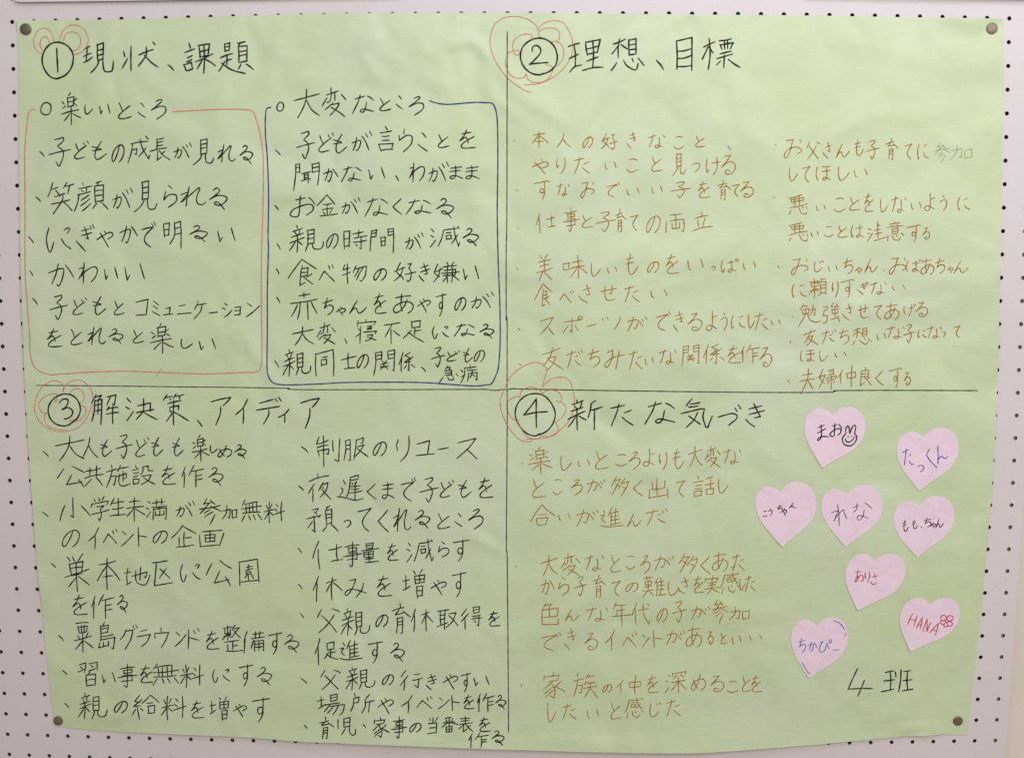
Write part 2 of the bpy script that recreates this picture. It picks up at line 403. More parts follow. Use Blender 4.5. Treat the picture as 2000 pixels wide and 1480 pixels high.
def variant(ch,pen,heart,KANA):
    if heart==0 and ch=='ま': return 'ま0'
    if heart==1: return {'た':'た2','ん':'ん1','く':'く1'}.get(ch,ch)
    if heart==2 and ch=='ん': return 'ん2'
    p={'q':'q','r':'r','o':'o','p':'o'}.get(pen,'k')
    return ch+p if ch+p in KANA else ch
def glyph(ch,pen,heart,KANJI,KANA,rnd):
    v=variant(ch,pen,heart,KANA)
    if v in KANA:
        S=[[(p[0]/100,p[1]/100) for p in smooth(st)] for st in parse_pts(KANA[v])]
        j=.012
    else:
        S=[]
        for st in kanji_strokes(KANJI[ch]):
            dx,dy=rnd.uniform(-.012,.012),rnd.uniform(-.012,.012)
            st=[(x+dx+rnd.uniform(-.01,.01),y+dy+rnd.uniform(-.01,.01),c) for x,y,c in st]
            if len(st)==2:      # a hand never draws dead straight
                (ax,ay,_),(bx,by,_)=st; k=rnd.uniform(-.04,.04)
                st=[st[0],((ax+bx)/2-(by-ay)*k,(ay+by)/2+(bx-ax)*k,False),st[1]]
            S.append(smooth(st,4))
    xs=[p[0] for s in S for p in s]; ys=[p[1] for s in S for p in s]
    x0,x1,y0,y1=min(xs),max(xs),min(ys),max(ys)
    w=(x1-x0) or 1; h=(y1-y0) or 1
    return [[((p[0]-x0)/w,(p[1]-y0)/h) for p in s] for s in S]
def layout(LAY,KANJI,KANA,DRAW,rnd):
    """every pen mark: (pen, heart or None, group, text, stroke list in sheet survey units)"""
    out=[];g=0
    for l in LAY.strip().split('\n'):
        t=l.split()
        if t[0] in 'BH':
            ox,oy,sc=map(float,t[1:4]); pen=t[4]; heart=int(t[5]) if t[0]=='H' else None
        else:
            strokes=[]; txt=''
            for ch,b in zip(t[1::2],t[2::2]):
                x0,y0,x1,y1=map(float,b.split(',')); txt+=ch
                for s in glyph(ch,pen,heart,KANJI,KANA,rnd):
                    strokes.append([(ox+(x0+(x1-x0)*x)/sc,oy+(y0+(y1-y0)*y)/sc) for x,y in s])
            if heart is None and txt[0] in '、・' and len(txt)>1:      # the bullet is a mark of its own
                out.append((pen,None,'bullet','',strokes[:1])); strokes=strokes[1:]
            out.append((pen,heart,'line',txt,strokes))
    for l in DRAW.strip().split('\n'):
        if l[0]=='#': continue
        h,b=l.split(':'); t=h.split(); ox,oy,sc=map(float,t[1:4]); heart=None if t[4]=='-' else int(t[4])
        out.append((t[0],heart,'draw','',[[(ox+x/sc,oy+y/sc) for x,y in smooth(st,6)] for st in parse_pts(b)]))
    return out

HEADS = ('現状、課題', '理想、目標', '解決策、アイディア', '新たな気づき', '班')

KANJI = {l[0]: l[1:] for l in """現 (638,378)(680,355) / (660,372)(655,420)(650,465) / (632,430)(690,405) / (632,480)(660,462)(700,432) / (738,335)(740,460) / (735,345)(785,328)(782,450) / (740,385)(780,372) / (740,420)(780,405) / (742,460)(783,447) / (750,460)(730,505)(688,550) / (775,450)(780,520)(795,545)(840,543)(852,520)(855,470)
状 (935,390)(948,430) / (988,348)(988,535) / (920,522)(945,480)(965,445) / (1045,420)(1150,375) / (1105,355)(1100,420)(1045,502) / (1090,420)(1140,480)(1190,512) / (1155,320)(1170,342)
課 (1420,335)(1432,372) / (1390,402)(1468,375) / (1405,440)(1445,420) / (1405,470)(1445,450) / (1380,485)(1400,535) / (1385,490)(1440,470)(1448,515) / (1400,535)(1450,520) / (1490,345)(1500,440) / (1490,350)(1575,335)(1565,420) / (1498,390)(1570,375) / (1500,432)(1565,420) / (1530,345)(1530,555) / (1470,465)(1595,405) / (1525,450)(1485,520) / (1540,450)(1620,498)
題 (1690,335)(1695,390)/(1690,340)(1730,330)(1728,380)/(1695,362)(1728,355)/(1695,388)(1728,380) / (1660,438)(1750,405) / (1708,420)(1708,490) / (1710,455)(1745,445) / (1690,465)(1645,535) / (1665,480)(1740,530)(1845,553) / (1785,330)(1845,318) / (1812,325)(1800,350) / (1795,350)(1800,475) / (1795,355)(1858,350)(1855,465) / (1800,390)(1852,382) /(1800,425)(1852,415)/(1802,470)(1858,460) / (1815,485)(1795,515) / (1850,485)(1905,525)
楽 (535,697)(520,720) / (510,735)(512,810)/(508,738)(560,725)(555,800)/(512,770)(556,762)/(514,805)(556,795) / (470,768)(490,785) / (475,820)(498,800) / (580,740)(565,760) / (562,780)(582,798) / (465,860)(595,825) / (538,800)(540,940) / (530,855)(485,912) / (548,852)(610,888)
成 (985,1085)(1115,1065) / (1000,1085)(990,1150)(965,1225) / (1000,1130)(1035,1120)(1030,1165)(1018,1160) / (1055,1050)(1075,1120)(1120,1200)(1130,1170) / (1100,1110)(1045,1180) / (1100,1025)(1118,1050)
長 (1180,1050)(1230,1042) / (1180,1050)(1180,1130) / (1182,1075)(1225,1068) / (1182,1100)(1225,1093) / (1132,1142)(1255,1115) / (1190,1135)(1185,1205)(1215,1180) / (1240,1140)(1215,1160) / (1200,1135)(1230,1170)(1280,1203)
見 (1508,1050)(1508,1165) / (1508,1055)(1555,1045)(1553,1155) / (1510,1090)(1552,1080) / (1510,1120)(1552,1112) / (1510,1160)(1553,1152) / (1520,1165)(1500,1200)(1455,1240) / (1545,1155)(1548,1200)(1560,1222)(1590,1222)(1602,1205)(1610,1185)
笑 (258,108)(215,222) / (245,170)(300,148) / (280,165)(315,215) / (365,110)(340,150) / (355,140)(420,122) / (385,135)(372,200) / (275,222)(350,195) / (245,282)(390,245) / (335,205)(330,250)(262,353) / (330,255)(405,328)
顔 (495,112)(498,135) / (465,160)(560,138) / (485,165)(500,185) / (530,150)(520,185) / (460,205)(555,180) / (465,200)(455,270)(428,332) / (545,205)(485,250) / (550,235)(480,290) / (555,270)(492,330) / (590,110)(632,95) / (610,105)(600,135) / (582,135)(590,265) / (582,140)(650,130)(648,255) / (590,175)(645,168) / (590,210)(645,202)/(592,258)(650,250) / (600,270)(570,315) / (632,262)(688,320)
明 (1120,430)(1130,530) / (1122,432)(1165,425)(1160,512) / (1125,475)(1162,468) / (1130,520)(1165,510) / (1205,420)(1205,520)(1170,588) / (1205,425)(1250,410)(1258,500)(1255,618) / (1205,465)(1250,455) / (1205,510)(1252,500)
変 (588,48)(590,85) / (555,100)(648,70) / (590,95)(580,150)(555,165) / (618,85)(620,150) / (560,125)(520,195) / (665,95)(703,140) / (605,165)(540,220) / (600,180)(655,165)(640,200)(585,262) / (590,200)(640,230)(697,270)
金 (558,880)(475,970) / (558,882)(620,955) / (525,960)(590,955) / (515,1000)(605,985) / (558,960)(560,1035) / (525,1015)(540,1035) / (595,1000)(578,1030) / (503,1048)(640,1030)
親 (318,1122)(322,1145) / (285,1165)(362,1140) / (300,1170)(312,1195) / (345,1150)(335,1185) / (275,1215)(370,1185) / (268,1255)(380,1210) / (322,1190)(318,1330) / (315,1240)(262,1320) / (325,1240)(365,1275) / (398,1155)(402,1265) / (398,1160)(450,1150)(450,1260) / (402,1192)(448,1185)/(402,1225)(448,1218)/(404,1262)(450,1255) / (412,1265)(385,1325) / (440,1262)(445,1295)(470,1310)(505,1302)(520,1280)(528,1250)
時 (690,1165)(695,1300) / (695,1170)(740,1165)(735,1285) / (698,1225)(735,1218) /(698,1282)(735,1275) / (760,1185)(845,1170)/(805,1155)(805,1205)/(770,1220)(868,1200)/(768,1250)(865,1235)/(825,1200)(825,1300)(812,1290)/(785,1262)(795,1278)
間 (905,1165)(900,1250)(893,1325) / (905,1170)(945,1155)(942,1205) / (905,1190)(942,1182)/(905,1215)(942,1208) / (1030,1150)(1032,1200) / (1030,1152)(1075,1145)(1077,1240)(1072,1335) / (1032,1178)(1072,1170)/(1034,1202)(1074,1195) / (978,1215)(985,1285) / (980,1220)(1012,1212)(1010,1280)/(982,1250)(1010,1244)/(985,1282)(1012,1276)
聞 (312,645)(310,730)(295,850) / (312,650)(345,645)(343,715)/(312,678)(342,672)/(312,715)(343,708)/(438,645)(438,715)/(438,648)(495,632)(492,720)(480,805)/(440,675)(490,665)/(440,708)(490,700) / (360,720)(430,705)/(378,715)(380,765)/(410,712)(408,795)/(380,735)(408,730)/(382,752)(408,748)/(358,780)(432,762)
減 (1375,1150)(1395,1172)/(1365,1200)(1392,1215)/(1363,1290)(1405,1235) / (1470,1155)(1575,1140)/(1472,1158)(1455,1220)(1428,1285)/(1490,1180)(1525,1175)/(1485,1200)(1490,1230)(1525,1222)(1525,1195)(1487,1202)/(1545,1130)(1555,1200)(1580,1285)(1592,1255)/(1572,1195)(1525,1265)/(1575,1128)(1585,1145)
食 (360,68)(252,210) / (362,70)(475,140) / (360,115)(362,135) / (352,145)(405,135)(400,195)/(352,170)(400,165)/(350,200)(402,192)/(352,145)(343,265)(385,245)/(435,180)(395,205)/(375,205)(445,255)
物 (695,110)(680,150)/(682,150)(735,135)/(675,190)(735,165)/(715,100)(718,255)/(785,115)(760,170)/(775,145)(865,120)(855,190)(825,240)(812,230)/(805,135)(770,200)/(835,135)(785,225)
好 (1130,92)(1100,160)(1140,200)(1155,225)/(1150,130)(1130,190)(1082,235)/(1080,165)(1165,130)/(1185,105)(1215,98)(1195,135)/(1195,135)(1215,165)(1210,220)(1188,240)(1180,225)/(1165,185)(1250,165)
赤 (375,325)(378,365)/(335,355)(425,338)/(270,410)(482,372)/(350,395)(345,460)(330,530)/(408,390)(412,530)/(325,420)(275,512)/(432,395)(482,490)
寝 (865,535)(865,555)/(805,545)(798,590)/(810,560)(940,550)(925,575)/(825,590)(818,720)/(800,600)(815,615)/(785,665)(818,640)/(870,590)(905,585)(905,610)(870,615)/(868,605)(905,598)/(845,635)(942,625)(935,645)/(868,655)(915,650)(900,685)(858,700)/(870,665)(942,690)
不 (1005,580)(1125,562)/(1065,575)(1010,670)/(1058,610)(1058,720)/(1075,620)(1125,660)
足 (1215,550)(1218,600)/(1215,555)(1282,543)(1278,595)/(1220,598)(1280,592)/(1240,600)(1240,655)/(1242,625)(1285,618)/(1215,620)(1153,680)/(1190,635)(1240,670)(1310,710)
同 (470,800)(472,975)/(465,805)(600,770)(608,870)(605,975)/(515,830)(555,822)/(512,850)(515,895)/(512,852)(550,845)(552,885)(515,893)
士 (668,850)(785,820)/(720,795)(722,905)/(690,915)(775,905)
関 (935,790)(935,880)(922,970)/(935,795)(985,785)(980,850)/(938,820)(980,812)/(938,850)(980,842)/(1030,785)(1035,840)/(1030,782)(1085,772)(1080,860)(1078,940)(1068,930)/(1034,808)(1080,800)/(1036,838)(1080,832)/(985,860)(995,872)/(1022,855)(1012,870)/(975,885)(1035,872)/(970,905)(1040,895)/(1005,870)(1000,900)(975,925)/(1005,900)(1030,920)
係 (1150,795)(1118,890)/(1140,835)(1135,938)/(1205,795)(1165,815)(1200,835)(1160,870)(1210,865)/(1225,825)(1175,875)/(1195,865)(1195,935)(1185,925)/(1175,890)(1155,915)/(1215,885)(1242,910)
急 (1500,898)(1480,925)/(1495,915)(1520,910)(1510,930)/(1475,935)(1530,930)(1528,965)(1478,972)/(1480,952)(1528,948)/(1465,985)(1432,1028)/(1500,980)(1510,1005)(1545,1005)(1548,985)/(1530,965)(1540,980)/(1565,960)(1580,978)
病 (1670,890)(1670,905)/(1625,915)(1715,903)/(1630,915)(1625,975)(1598,1032)/(1600,930)(1615,945)/(1600,985)(1625,970)/(1645,935)(1715,925)/(1655,955)(1650,1015)/(1655,958)(1720,950)(1720,1010)(1708,1000)/(1685,935)(1680,965)(1665,990)/(1685,965)(1705,980)
解 (465,270)(435,320)/(460,285)(500,272)(480,300)/(455,305)(450,380)(435,440)/(455,308)(500,300)(498,380)(495,460)/(455,340)(498,332)/(455,372)(498,365)/(477,305)(475,390)/ (530,285)(590,275)(580,335)(570,330)/(560,285)(535,335)/(545,345)(530,370)/(545,358)(605,350)/(530,390)(608,378)/(572,340)(572,450)
決 (662,290)(685,315)/(655,345)(675,360)/(660,432)(700,375)/(730,340)(815,320)(812,375)/(720,385)(835,365)/(768,290)(768,370)(720,430)/(770,380)(862,430)
策 (925,270)(900,305)/(915,290)(960,280)/(945,290)(940,305)/(985,262)(965,295)/(980,280)(1035,268)/(1010,278)(1005,295)/(930,330)(1020,310)/(945,350)(945,380)(955,380)/(945,350)(1000,340)(1000,370)/(968,305)(968,465)/(965,385)(922,440)/(972,385)(1065,440)
公 (245,745)(210,810)/(290,732)(360,775)/(290,790)(260,855)(345,835)/(325,820)(355,870)
共 (420,740)(420,800)/(465,728)(465,800)/(395,765)(490,745)/(388,810)(510,785)/(430,815)(390,860)/(460,805)(500,860)
施 (560,725)(565,750)/(528,770)(600,750)/(565,765)(550,820)(530,870)/(560,800)(590,795)(580,855)(568,850)/(620,728)(600,770)/(615,750)(670,740)/(600,800)(660,780)(658,810)(645,815)/(635,765)(635,830)/(612,785)(612,845)(640,862)(685,845)
設 (715,735)(722,750)/(698,765)(740,755)/(703,785)(735,778)/(703,805)(735,798)/(703,820)(705,850)(738,845)(740,818)(703,822)/(765,740)(762,775)(748,790)/(765,742)(800,735)(800,765)(830,765)/(760,800)(820,790)(800,825)(755,852)/(770,810)(845,850)
作 (1045,735)(1022,800)/(1038,770)(1035,870)/(1098,728)(1065,790)/(1085,765)(1160,748)/(1110,760)(1110,870)/(1112,795)(1150,788)/(1112,820)(1150,812)
小 (310,937)(312,1065)(298,1055)/(262,985)(228,1085)/(365,990)(425,1055)
学 (445,945)(455,965)/(480,935)(485,955)/(515,928)(500,955)/(435,975)(430,1000)/(435,980)(545,958)(535,985)/(465,1000)(515,990)(490,1015)/(490,1015)(498,1050)(485,1085)(475,1070)/(430,1045)(548,1015)
生 (578,940)(555,985)/(570,975)(640,962)/(565,1010)(640,1000)/(605,938)(605,1050)/(550,1055)(655,1045)
未 (675,965)(750,955)/(662,1005)(775,990)/(712,935)(712,1090)/(708,1010)(662,1060)/(715,1010)(780,1050)
満 (800,960)(815,975)/(787,1000)(805,1010)/(790,1068)(815,1030)/(830,970)(910,958)/(855,945)(855,985)/(890,938)(888,980)/(825,995)(922,985)/(835,1005)(832,1080)/(835,1010)(920,1000)(918,1075)(908,1070)/(875,990)(875,1050)/(850,1025)(850,1050)(905,1045)(905,1020)
参 (1185,940)(1160,975)(1220,965)/(1205,950)(1235,980)/(1135,1010)(1270,985)/(1195,975)(1140,1040)/(1205,990)(1280,1025)/(1205,1015)(1165,1040)/(1220,1030)(1165,1065)/(1235,1045)(1200,1110)
加 (1288,1020)(1335,1010)(1330,1065)(1318,1060)/(1312,985)(1310,1030)(1285,1075)/(1348,1015)(1350,1070)/(1348,1018)(1378,1010)(1375,1062)/(1350,1066)(1377,1060)
無 (1430,952)(1412,985)/(1425,975)(1510,960)/(1408,1010)(1540,990)/(1415,1040)(1530,1028)/(1435,980)(1440,1035)/(1458,975)(1460,1035)/(1480,972)(1482,1030)/(1505,968)(1505,1030)/(1430,1050)(1408,1092)/(1455,1050)(1465,1080)/(1485,1048)(1500,1080)/(1515,1045)(1540,1080)
料 (1568,985)(1580,1010)/(1608,975)(1595,1005)/(1555,1030)(1620,1015)/(1588,962)(1590,1100)/(1585,1030)(1558,1075)/(1595,1030)(1615,1050)/(1632,980)(1645,995)/(1625,1010)(1640,1025)/(1620,1045)(1690,1020)/(1668,962)(1668,1085)
企 (1025,1115)(950,1200)/(1025,1118)(1112,1170)/(1035,1160)(1035,1250)/(1040,1200)(1080,1195)/(1002,1195)(1002,1250)/(985,1258)(1095,1245)
画 (1145,1160)(1280,1148)/(1170,1180)(1172,1225)/(1170,1180)(1235,1175)(1232,1220)/(1172,1202)(1233,1198)/(1172,1225)(1233,1220)/(1200,1155)(1202,1225)/(1133,1180)(1140,1258)(1260,1245)/(1292,1165)(1262,1250)
巣 (165,65)(190,100)/(205,60)(220,95)/(278,40)(245,95)/(180,115)(195,200)/(180,118)(280,100)(270,180)/(190,150)(275,138)/(195,195)(272,182)/(232,100)(240,325)/(145,218)(325,155)/(235,210)(175,280)/(245,205)(328,268)
本 (400,125)(525,95)/(463,70)(465,305)/(460,125)(388,243)/(465,125)(558,235)/(430,215)(505,205)
地 (588,185)(640,175)/(618,145)(615,262)/(600,270)(645,245)/(650,205)(760,175)(750,215)(740,210)/(710,140)(705,235)/(675,165)(680,240)(715,268)(755,262)(785,195)
区 (805,110)(915,93)/(835,110)(820,275)(955,255)/(905,150)(855,225)/(860,150)(935,220)
園 (1455,105)(1460,278)/(1450,105)(1590,80)(1602,250)/(1465,255)(1600,240)/(1505,140)(1550,130)/(1525,122)(1525,155)/(1500,162)(1560,150)/(1505,175)(1508,190)(1540,185)(1540,168)(1505,173)/(1520,190)(1498,222)/(1522,190)(1525,235)/(1545,195)(1562,230)
粟 (225,570)(320,558)/(240,590)(250,635)/(240,592)(312,582)(305,625)/(265,575)(265,630)/(288,572)(288,625)/(250,635)(308,625)/(240,655)(252,675)/(318,640)(300,665)/(215,690)(345,655)/(278,640)(280,778)/(275,690)(222,755)/(285,690)(360,745)
島 (445,550)(430,575)/(415,580)(415,690)/(415,585)(470,572)(465,625)/(417,605)(465,598)/(417,630)(465,622)/(417,655)(505,640)/(418,685)(515,665)(505,750)(490,742)/(410,700)(400,740)(470,725)/(435,695)(440,730)/(470,690)(468,728)
整 (1330,600)(1400,585)/(1345,605)(1345,640)(1385,635)(1388,598)/(1335,660)(1395,645)/(1365,575)(1368,690)/(1363,645)(1323,685)/(1372,645)(1395,665)/(1425,572)(1400,610)/(1415,600)(1460,590)/(1450,595)(1400,665)/(1410,610)(1465,670)/(1345,705)(1455,690)/(1405,700)(1408,762)/(1410,730)(1445,725)/(1370,725)(1372,765)/(1350,770)(1482,762)
備 (1520,620)(1500,700)/(1508,665)(1500,782)/(1560,640)(1635,628)/(1580,620)(1580,665)/(1610,620)(1608,660)/(1550,675)(1645,660)/(1565,680)(1550,745)/(1575,690)(1575,770)/(1575,692)(1638,685)(1640,765)(1630,758)/(1577,715)(1637,708)/(1577,738)(1637,732)/(1605,688)(1605,762)
習 (250,870)(300,855)(292,925)/(262,885)(275,900)/(243,925)(295,905)/(325,862)(385,852)(385,915)/(340,875)(355,892)/(322,915)(372,895)/(335,925)(315,945)/(302,945)(308,1035)/(302,948)(372,940)(368,1025)/(305,985)(370,978)/(308,1028)(370,1020)
事 (560,905)(670,890)/(618,865)(618,1025)(605,1040)(595,1025)/(585,915)(590,940)(650,930)(650,908)(585,915)/(545,970)(690,950)/(580,955)(655,946)(652,995)/(575,998)(655,990)
給 (705,1098)(670,1145)(710,1150)/(725,1125)(665,1180)(715,1175)/(690,1175)(705,1280)/(680,1200)(655,1250)/(715,1195)(730,1215)/(780,1100)(720,1160)/(785,1098)(850,1150)/(760,1160)(805,1155)/(768,1180)(775,1235)/(768,1183)(820,1175)(818,1228)/(775,1235)(820,1228)
増 (1230,1180)(1275,1170)/(1250,1145)(1252,1225)/(1235,1240)(1280,1210)/(1300,1115)(1310,1135)/(1355,1110)(1340,1135)/(1305,1150)(1310,1200)/(1305,1150)(1370,1140)(1365,1190)/(1310,1172)(1367,1165)/(1335,1145)(1337,1195)/(1310,1200)(1368,1190)/(1320,1215)(1325,1285)/(1320,1218)(1360,1210)(1355,1275)/(1323,1245)(1357,1240)/(1325,1275)(1357,1270)
制 (250,95)(228,160)/(235,160)(330,125)/(230,200)(325,175)/(235,215)(250,270)/(235,220)(330,205)(325,250)(312,245)/(285,92)(287,365)/(365,130)(368,225)/(425,110)(412,315)(380,295)
服 (480,135)(482,210)(465,305)/(480,138)(520,125)(520,305)(505,300)/(482,175)(518,168)/(482,210)(518,203)/(575,125)(565,220)(550,298)/(575,130)(635,110)(628,155)(610,160)/(565,190)(640,170)(600,230)(560,270)/(580,200)(675,275)
夜 (235,428)(240,470)/(152,498)(340,440)/(205,510)(152,600)/(190,560)(192,678)/(285,495)(240,575)/(265,530)(325,505)(310,570)(255,640)/(275,545)(290,560)/(265,560)(300,600)(352,655)
遅 (460,485)(478,525)/(440,555)(455,580)(430,625)/(400,630)(460,640)(560,662)(635,648)/(520,465)(510,560)(485,635)/(520,465)(590,445)(585,480)/(520,490)(588,480)/(530,510)(540,525)/(575,500)(565,520)/(525,545)(610,540)/(530,570)(600,562)/(510,600)(625,580)/(560,510)(560,655)
預 (190,745)(245,735)(215,775)/(205,760)(230,785)/(135,825)(260,790)(240,815)/(205,800)(215,940)(190,920)/(190,850)(150,905)/(305,725)(340,715)/(320,722)(312,750)/(300,755)(310,875)/(300,758)(358,745)(355,865)/(303,790)(355,782)/(305,825)(355,815)/(310,870)(357,862)/(318,880)(280,930)/(355,870)(415,930)
仕 (245,1022)(188,1180)/(235,1090)(250,1275)/(335,1100)(450,1070)/(400,1050)(405,1195)/(355,1200)(455,1180)
量 (665,1045)(672,1090)/(665,1048)(728,1040)(722,1085)/(670,1068)(725,1062)/(672,1090)(724,1083)/(625,1110)(775,1085)/(650,1120)(655,1165)/(650,1122)(730,1112)(728,1158)/(655,1142)(728,1135)/(655,1165)(728,1158)/(690,1115)(692,1205)/(655,1185)(735,1175)/(660,1212)(775,1198)
休 (238,1335)(192,1455)/(222,1400)(218,1558)/(308,1395)(400,1365)/(365,1345)(362,1540)/(362,1390)(310,1475)/(368,1390)(450,1460)
父 (270,262)(230,335)/(360,260)(425,285)/(375,310)(310,400)(240,468)/(265,315)(400,462)
育 (965,205)(968,245)/(895,280)(1000,248)/(960,262)(925,310)(1010,290)/(990,275)(1055,330)/(940,340)(942,400)(935,470)/(940,345)(990,335)(985,470)(970,472)/(942,375)(985,368)/(942,405)(985,398)
取 (1290,280)(1395,265)/(1320,280)(1322,400)/(1365,275)(1358,440)/(1322,318)(1362,310)/(1322,355)(1362,348)/(1290,415)(1385,380)/(1395,305)(1460,295)(1430,370)(1370,425)/(1395,320)(1475,405)
得 (1560,255)(1515,320)/(1575,300)(1510,375)/(1545,345)(1545,443)/(1615,245)(1620,300)/(1615,248)(1668,240)(1665,292)/(1618,272)(1665,266)/(1620,298)(1665,292)/(1610,325)(1680,315)/(1600,350)(1690,338)/(1665,325)(1662,410)(1645,400)/(1625,365)(1635,385)
促 (250,522)(210,655)/(240,590)(242,755)/(315,560)(320,620)/(315,562)(378,548)(375,605)/(320,618)(378,608)/(348,612)(345,680)/(348,645)(390,635)/(330,640)(292,700)/(310,655)(350,685)(412,708)
進 (455,560)(470,585)/(430,610)(465,605)(440,640)(470,665)/(425,690)(500,700)(632,685)/(530,535)(495,610)/(515,585)(515,690)/(515,590)(590,570)/(515,618)(590,605)/(515,648)(595,635)/(512,685)(605,665)/(565,545)(560,672)
行 (1015,805)(970,860)/(1035,850)(965,935)/(1000,890)(995,978)/(1090,845)(1140,835)/(1075,890)(1162,870)/(1130,885)(1125,955)(1095,930)
場 (228,1075)(290,1060)/(262,1035)(262,1125)/(238,1140)(300,1100)/(345,1020)(348,1075)/(345,1022)(405,1010)(402,1065)/(348,1048)(402,1040)/(350,1075)(403,1065)/(300,1105)(425,1085)/(340,1105)(290,1165)/(340,1120)(472,1100)(460,1160)(425,1200)/(375,1115)(320,1180)/(415,1112)(365,1195)
所 (560,1003)(575,1030)/(560,1045)(600,1035)(598,1080)(555,1090)/(555,1045)(550,1110)(530,1165)/(700,1010)(660,1060)/(660,1060)(655,1120)(630,1172)/(660,1085)(738,1065)/(698,1075)(690,1172)
児 (425,1235)(428,1310)/(475,1225)(478,1300)/(475,1228)(530,1215)(525,1290)/(480,1260)(525,1252)/(480,1300)(525,1290)/(490,1305)(455,1360)/(520,1295)(525,1345)(550,1365)(572,1350)(572,1310)
家 (790,1215)(795,1235)/(735,1235)(732,1265)/(738,1245)(830,1232)(820,1262)/(755,1275)(815,1265)/(790,1272)(728,1325)/(780,1285)(805,1330)(795,1380)(775,1365)/(790,1310)(735,1350)/(798,1330)(740,1375)/(845,1270)(800,1310)/(805,1305)(870,1340)
当 (1225,1220)(1235,1240)/(1255,1215)(1255,1262)/(1300,1215)(1275,1245)/(1215,1270)(1290,1262)(1285,1345)/(1225,1308)(1285,1300)/(1208,1353)(1290,1345)
番 (1420,1213)(1365,1225)/(1370,1235)(1380,1250)/(1430,1225)(1418,1245)/(1345,1262)(1445,1250)/(1395,1225)(1395,1290)/(1390,1262)(1335,1300)/(1405,1262)(1480,1280)/(1370,1295)(1375,1342)/(1370,1298)(1425,1290)(1425,1335)/(1372,1318)(1425,1312)/(1375,1340)(1425,1335)/(1398,1292)(1400,1338)
表 (1500,1230)(1580,1222)/(1505,1250)(1575,1243)/(1490,1275)(1605,1262)/(1540,1210)(1542,1270)/(1535,1275)(1485,1315)/(1530,1285)(1525,1338)(1560,1315)/(1590,1285)(1560,1300)/(1545,1275)(1612,1338)
理 (592,272)(670,250)/(635,262)(640,410)/(595,355)(665,325)/(595,448)(635,410)(685,395)/(715,235)(728,330)/(715,238)(822,220)(800,310)/(725,285)(800,265)/(730,325)(798,308)/(765,230)(765,420)/(725,370)(805,345)/(695,438)(770,415)(845,412)
想 (915,250)(1003,215)/(962,210)(955,350)/(955,255)(905,320)/(965,250)(1015,285)/(1030,215)(1030,328)/(1030,220)(1078,208)(1078,318)/(1032,255)(1077,245)/(1032,290)(1077,282)/(1032,328)(1080,318)/(940,380)(902,437)/(985,365)(1010,400)(1060,435)(1080,430)(1095,390)/(1050,350)(1060,372)/(1095,345)(1138,398)
目 (1375,225)(1378,430)/(1372,225)(1485,200)(1483,437)/(1378,300)(1480,280)/(1378,350)(1480,330)/(1378,410)(1480,400)
標 (1570,270)(1655,228)/(1610,210)(1603,432)/(1600,270)(1558,358)/(1612,262)(1645,310)/(1685,222)(1775,207)/(1685,250)(1700,290)/(1690,250)(1785,235)(1760,280)/(1720,225)(1722,285)/(1745,220)(1742,280)/(1690,320)(1770,300)/(1665,350)(1785,320)/(1722,325)(1718,415)/(1690,365)(1665,395)/(1750,355)(1830,412)
両 (1180,75)(1262,65)/(1155,120)(1150,203)/(1180,118)(1278,105)(1282,150)(1275,193)(1262,185)/(1220,72)(1222,165)/(1195,130)(1198,172)(1250,165)(1250,125)
立 (1405,53)(1410,85)/(1358,100)(1452,78)/(1378,115)(1390,165)/(1430,100)(1412,170)/(1345,188)(1412,165)(1487,158)
美 (240,360)(255,385)/(298,355)(270,390)/(230,415)(315,395)/(240,445)(305,430)/(270,395)(272,480)/(215,490)(328,455)/(265,475)(232,553)/(272,490)(325,545)
味 (412,425)(418,470)/(412,428)(455,418)(450,465)/(418,472)(452,465)/(470,420)(545,405)/(460,460)(560,440)/(515,365)(520,533)/(512,450)(465,520)/(522,445)(580,495)
友 (252,1085)(382,1035)/(330,1032)(310,1100)(265,1165)/(290,1110)(350,1095)(330,1150)(288,1198)/(295,1115)(405,1188)
悪 (192,605)(312,572)/(210,612)(222,640)/(215,615)(325,598)(318,630)/(222,642)(320,628)/(250,590)(250,670)/(290,585)(290,665)/(200,690)(360,655)/(215,715)(195,750)/(285,690)(310,740)(350,750)(355,730)/(315,680)(325,700)/(350,680)(362,705)
注 (930,890)(955,895)/(925,930)(945,935)/(920,1005)(970,930)/(1010,850)(1035,862)/(985,905)(1045,890)/(1020,822)(1022,975)/(990,940)(1055,925)/(985,1000)(1100,965)
意 (1170,825)(1172,845)/(1125,850)(1225,832)/(1150,855)(1160,870)/(1200,840)(1190,862)/(1105,880)(1245,862)/(1150,890)(1155,940)/(1150,892)(1205,885)(1200,932)/(1153,915)(1202,908)/(1155,940)(1202,932)/(1115,950)(1110,1003)/(1150,955)(1175,990)(1215,995)(1225,970)/(1190,945)(1198,960)/(1235,930)(1258,955)
頼 (385,290)(475,275)/(400,300)(410,335)/(402,302)(465,292)(460,325)/(410,338)(462,328)/(385,375)(470,350)/(430,255)(432,435)/(425,350)(385,400)/(435,350)(465,375)/(480,265)(525,260)/(500,262)(492,285)/(480,290)(488,390)/(480,292)(538,285)(535,385)/(486,318)(535,312)/(486,345)(535,340)/(488,388)(537,382)/(495,395)(465,415)/(525,388)(540,400)
勉 (330,500)(300,555)/(325,515)(365,510)(345,535)/(315,550)(325,590)/(315,552)(380,540)(372,580)/(325,590)(375,580)/(345,545)(340,600)(278,705)/(365,590)(385,640)(440,665)(487,655)/(395,550)(440,540)(435,600)(420,600)/(415,510)(412,560)(385,605)
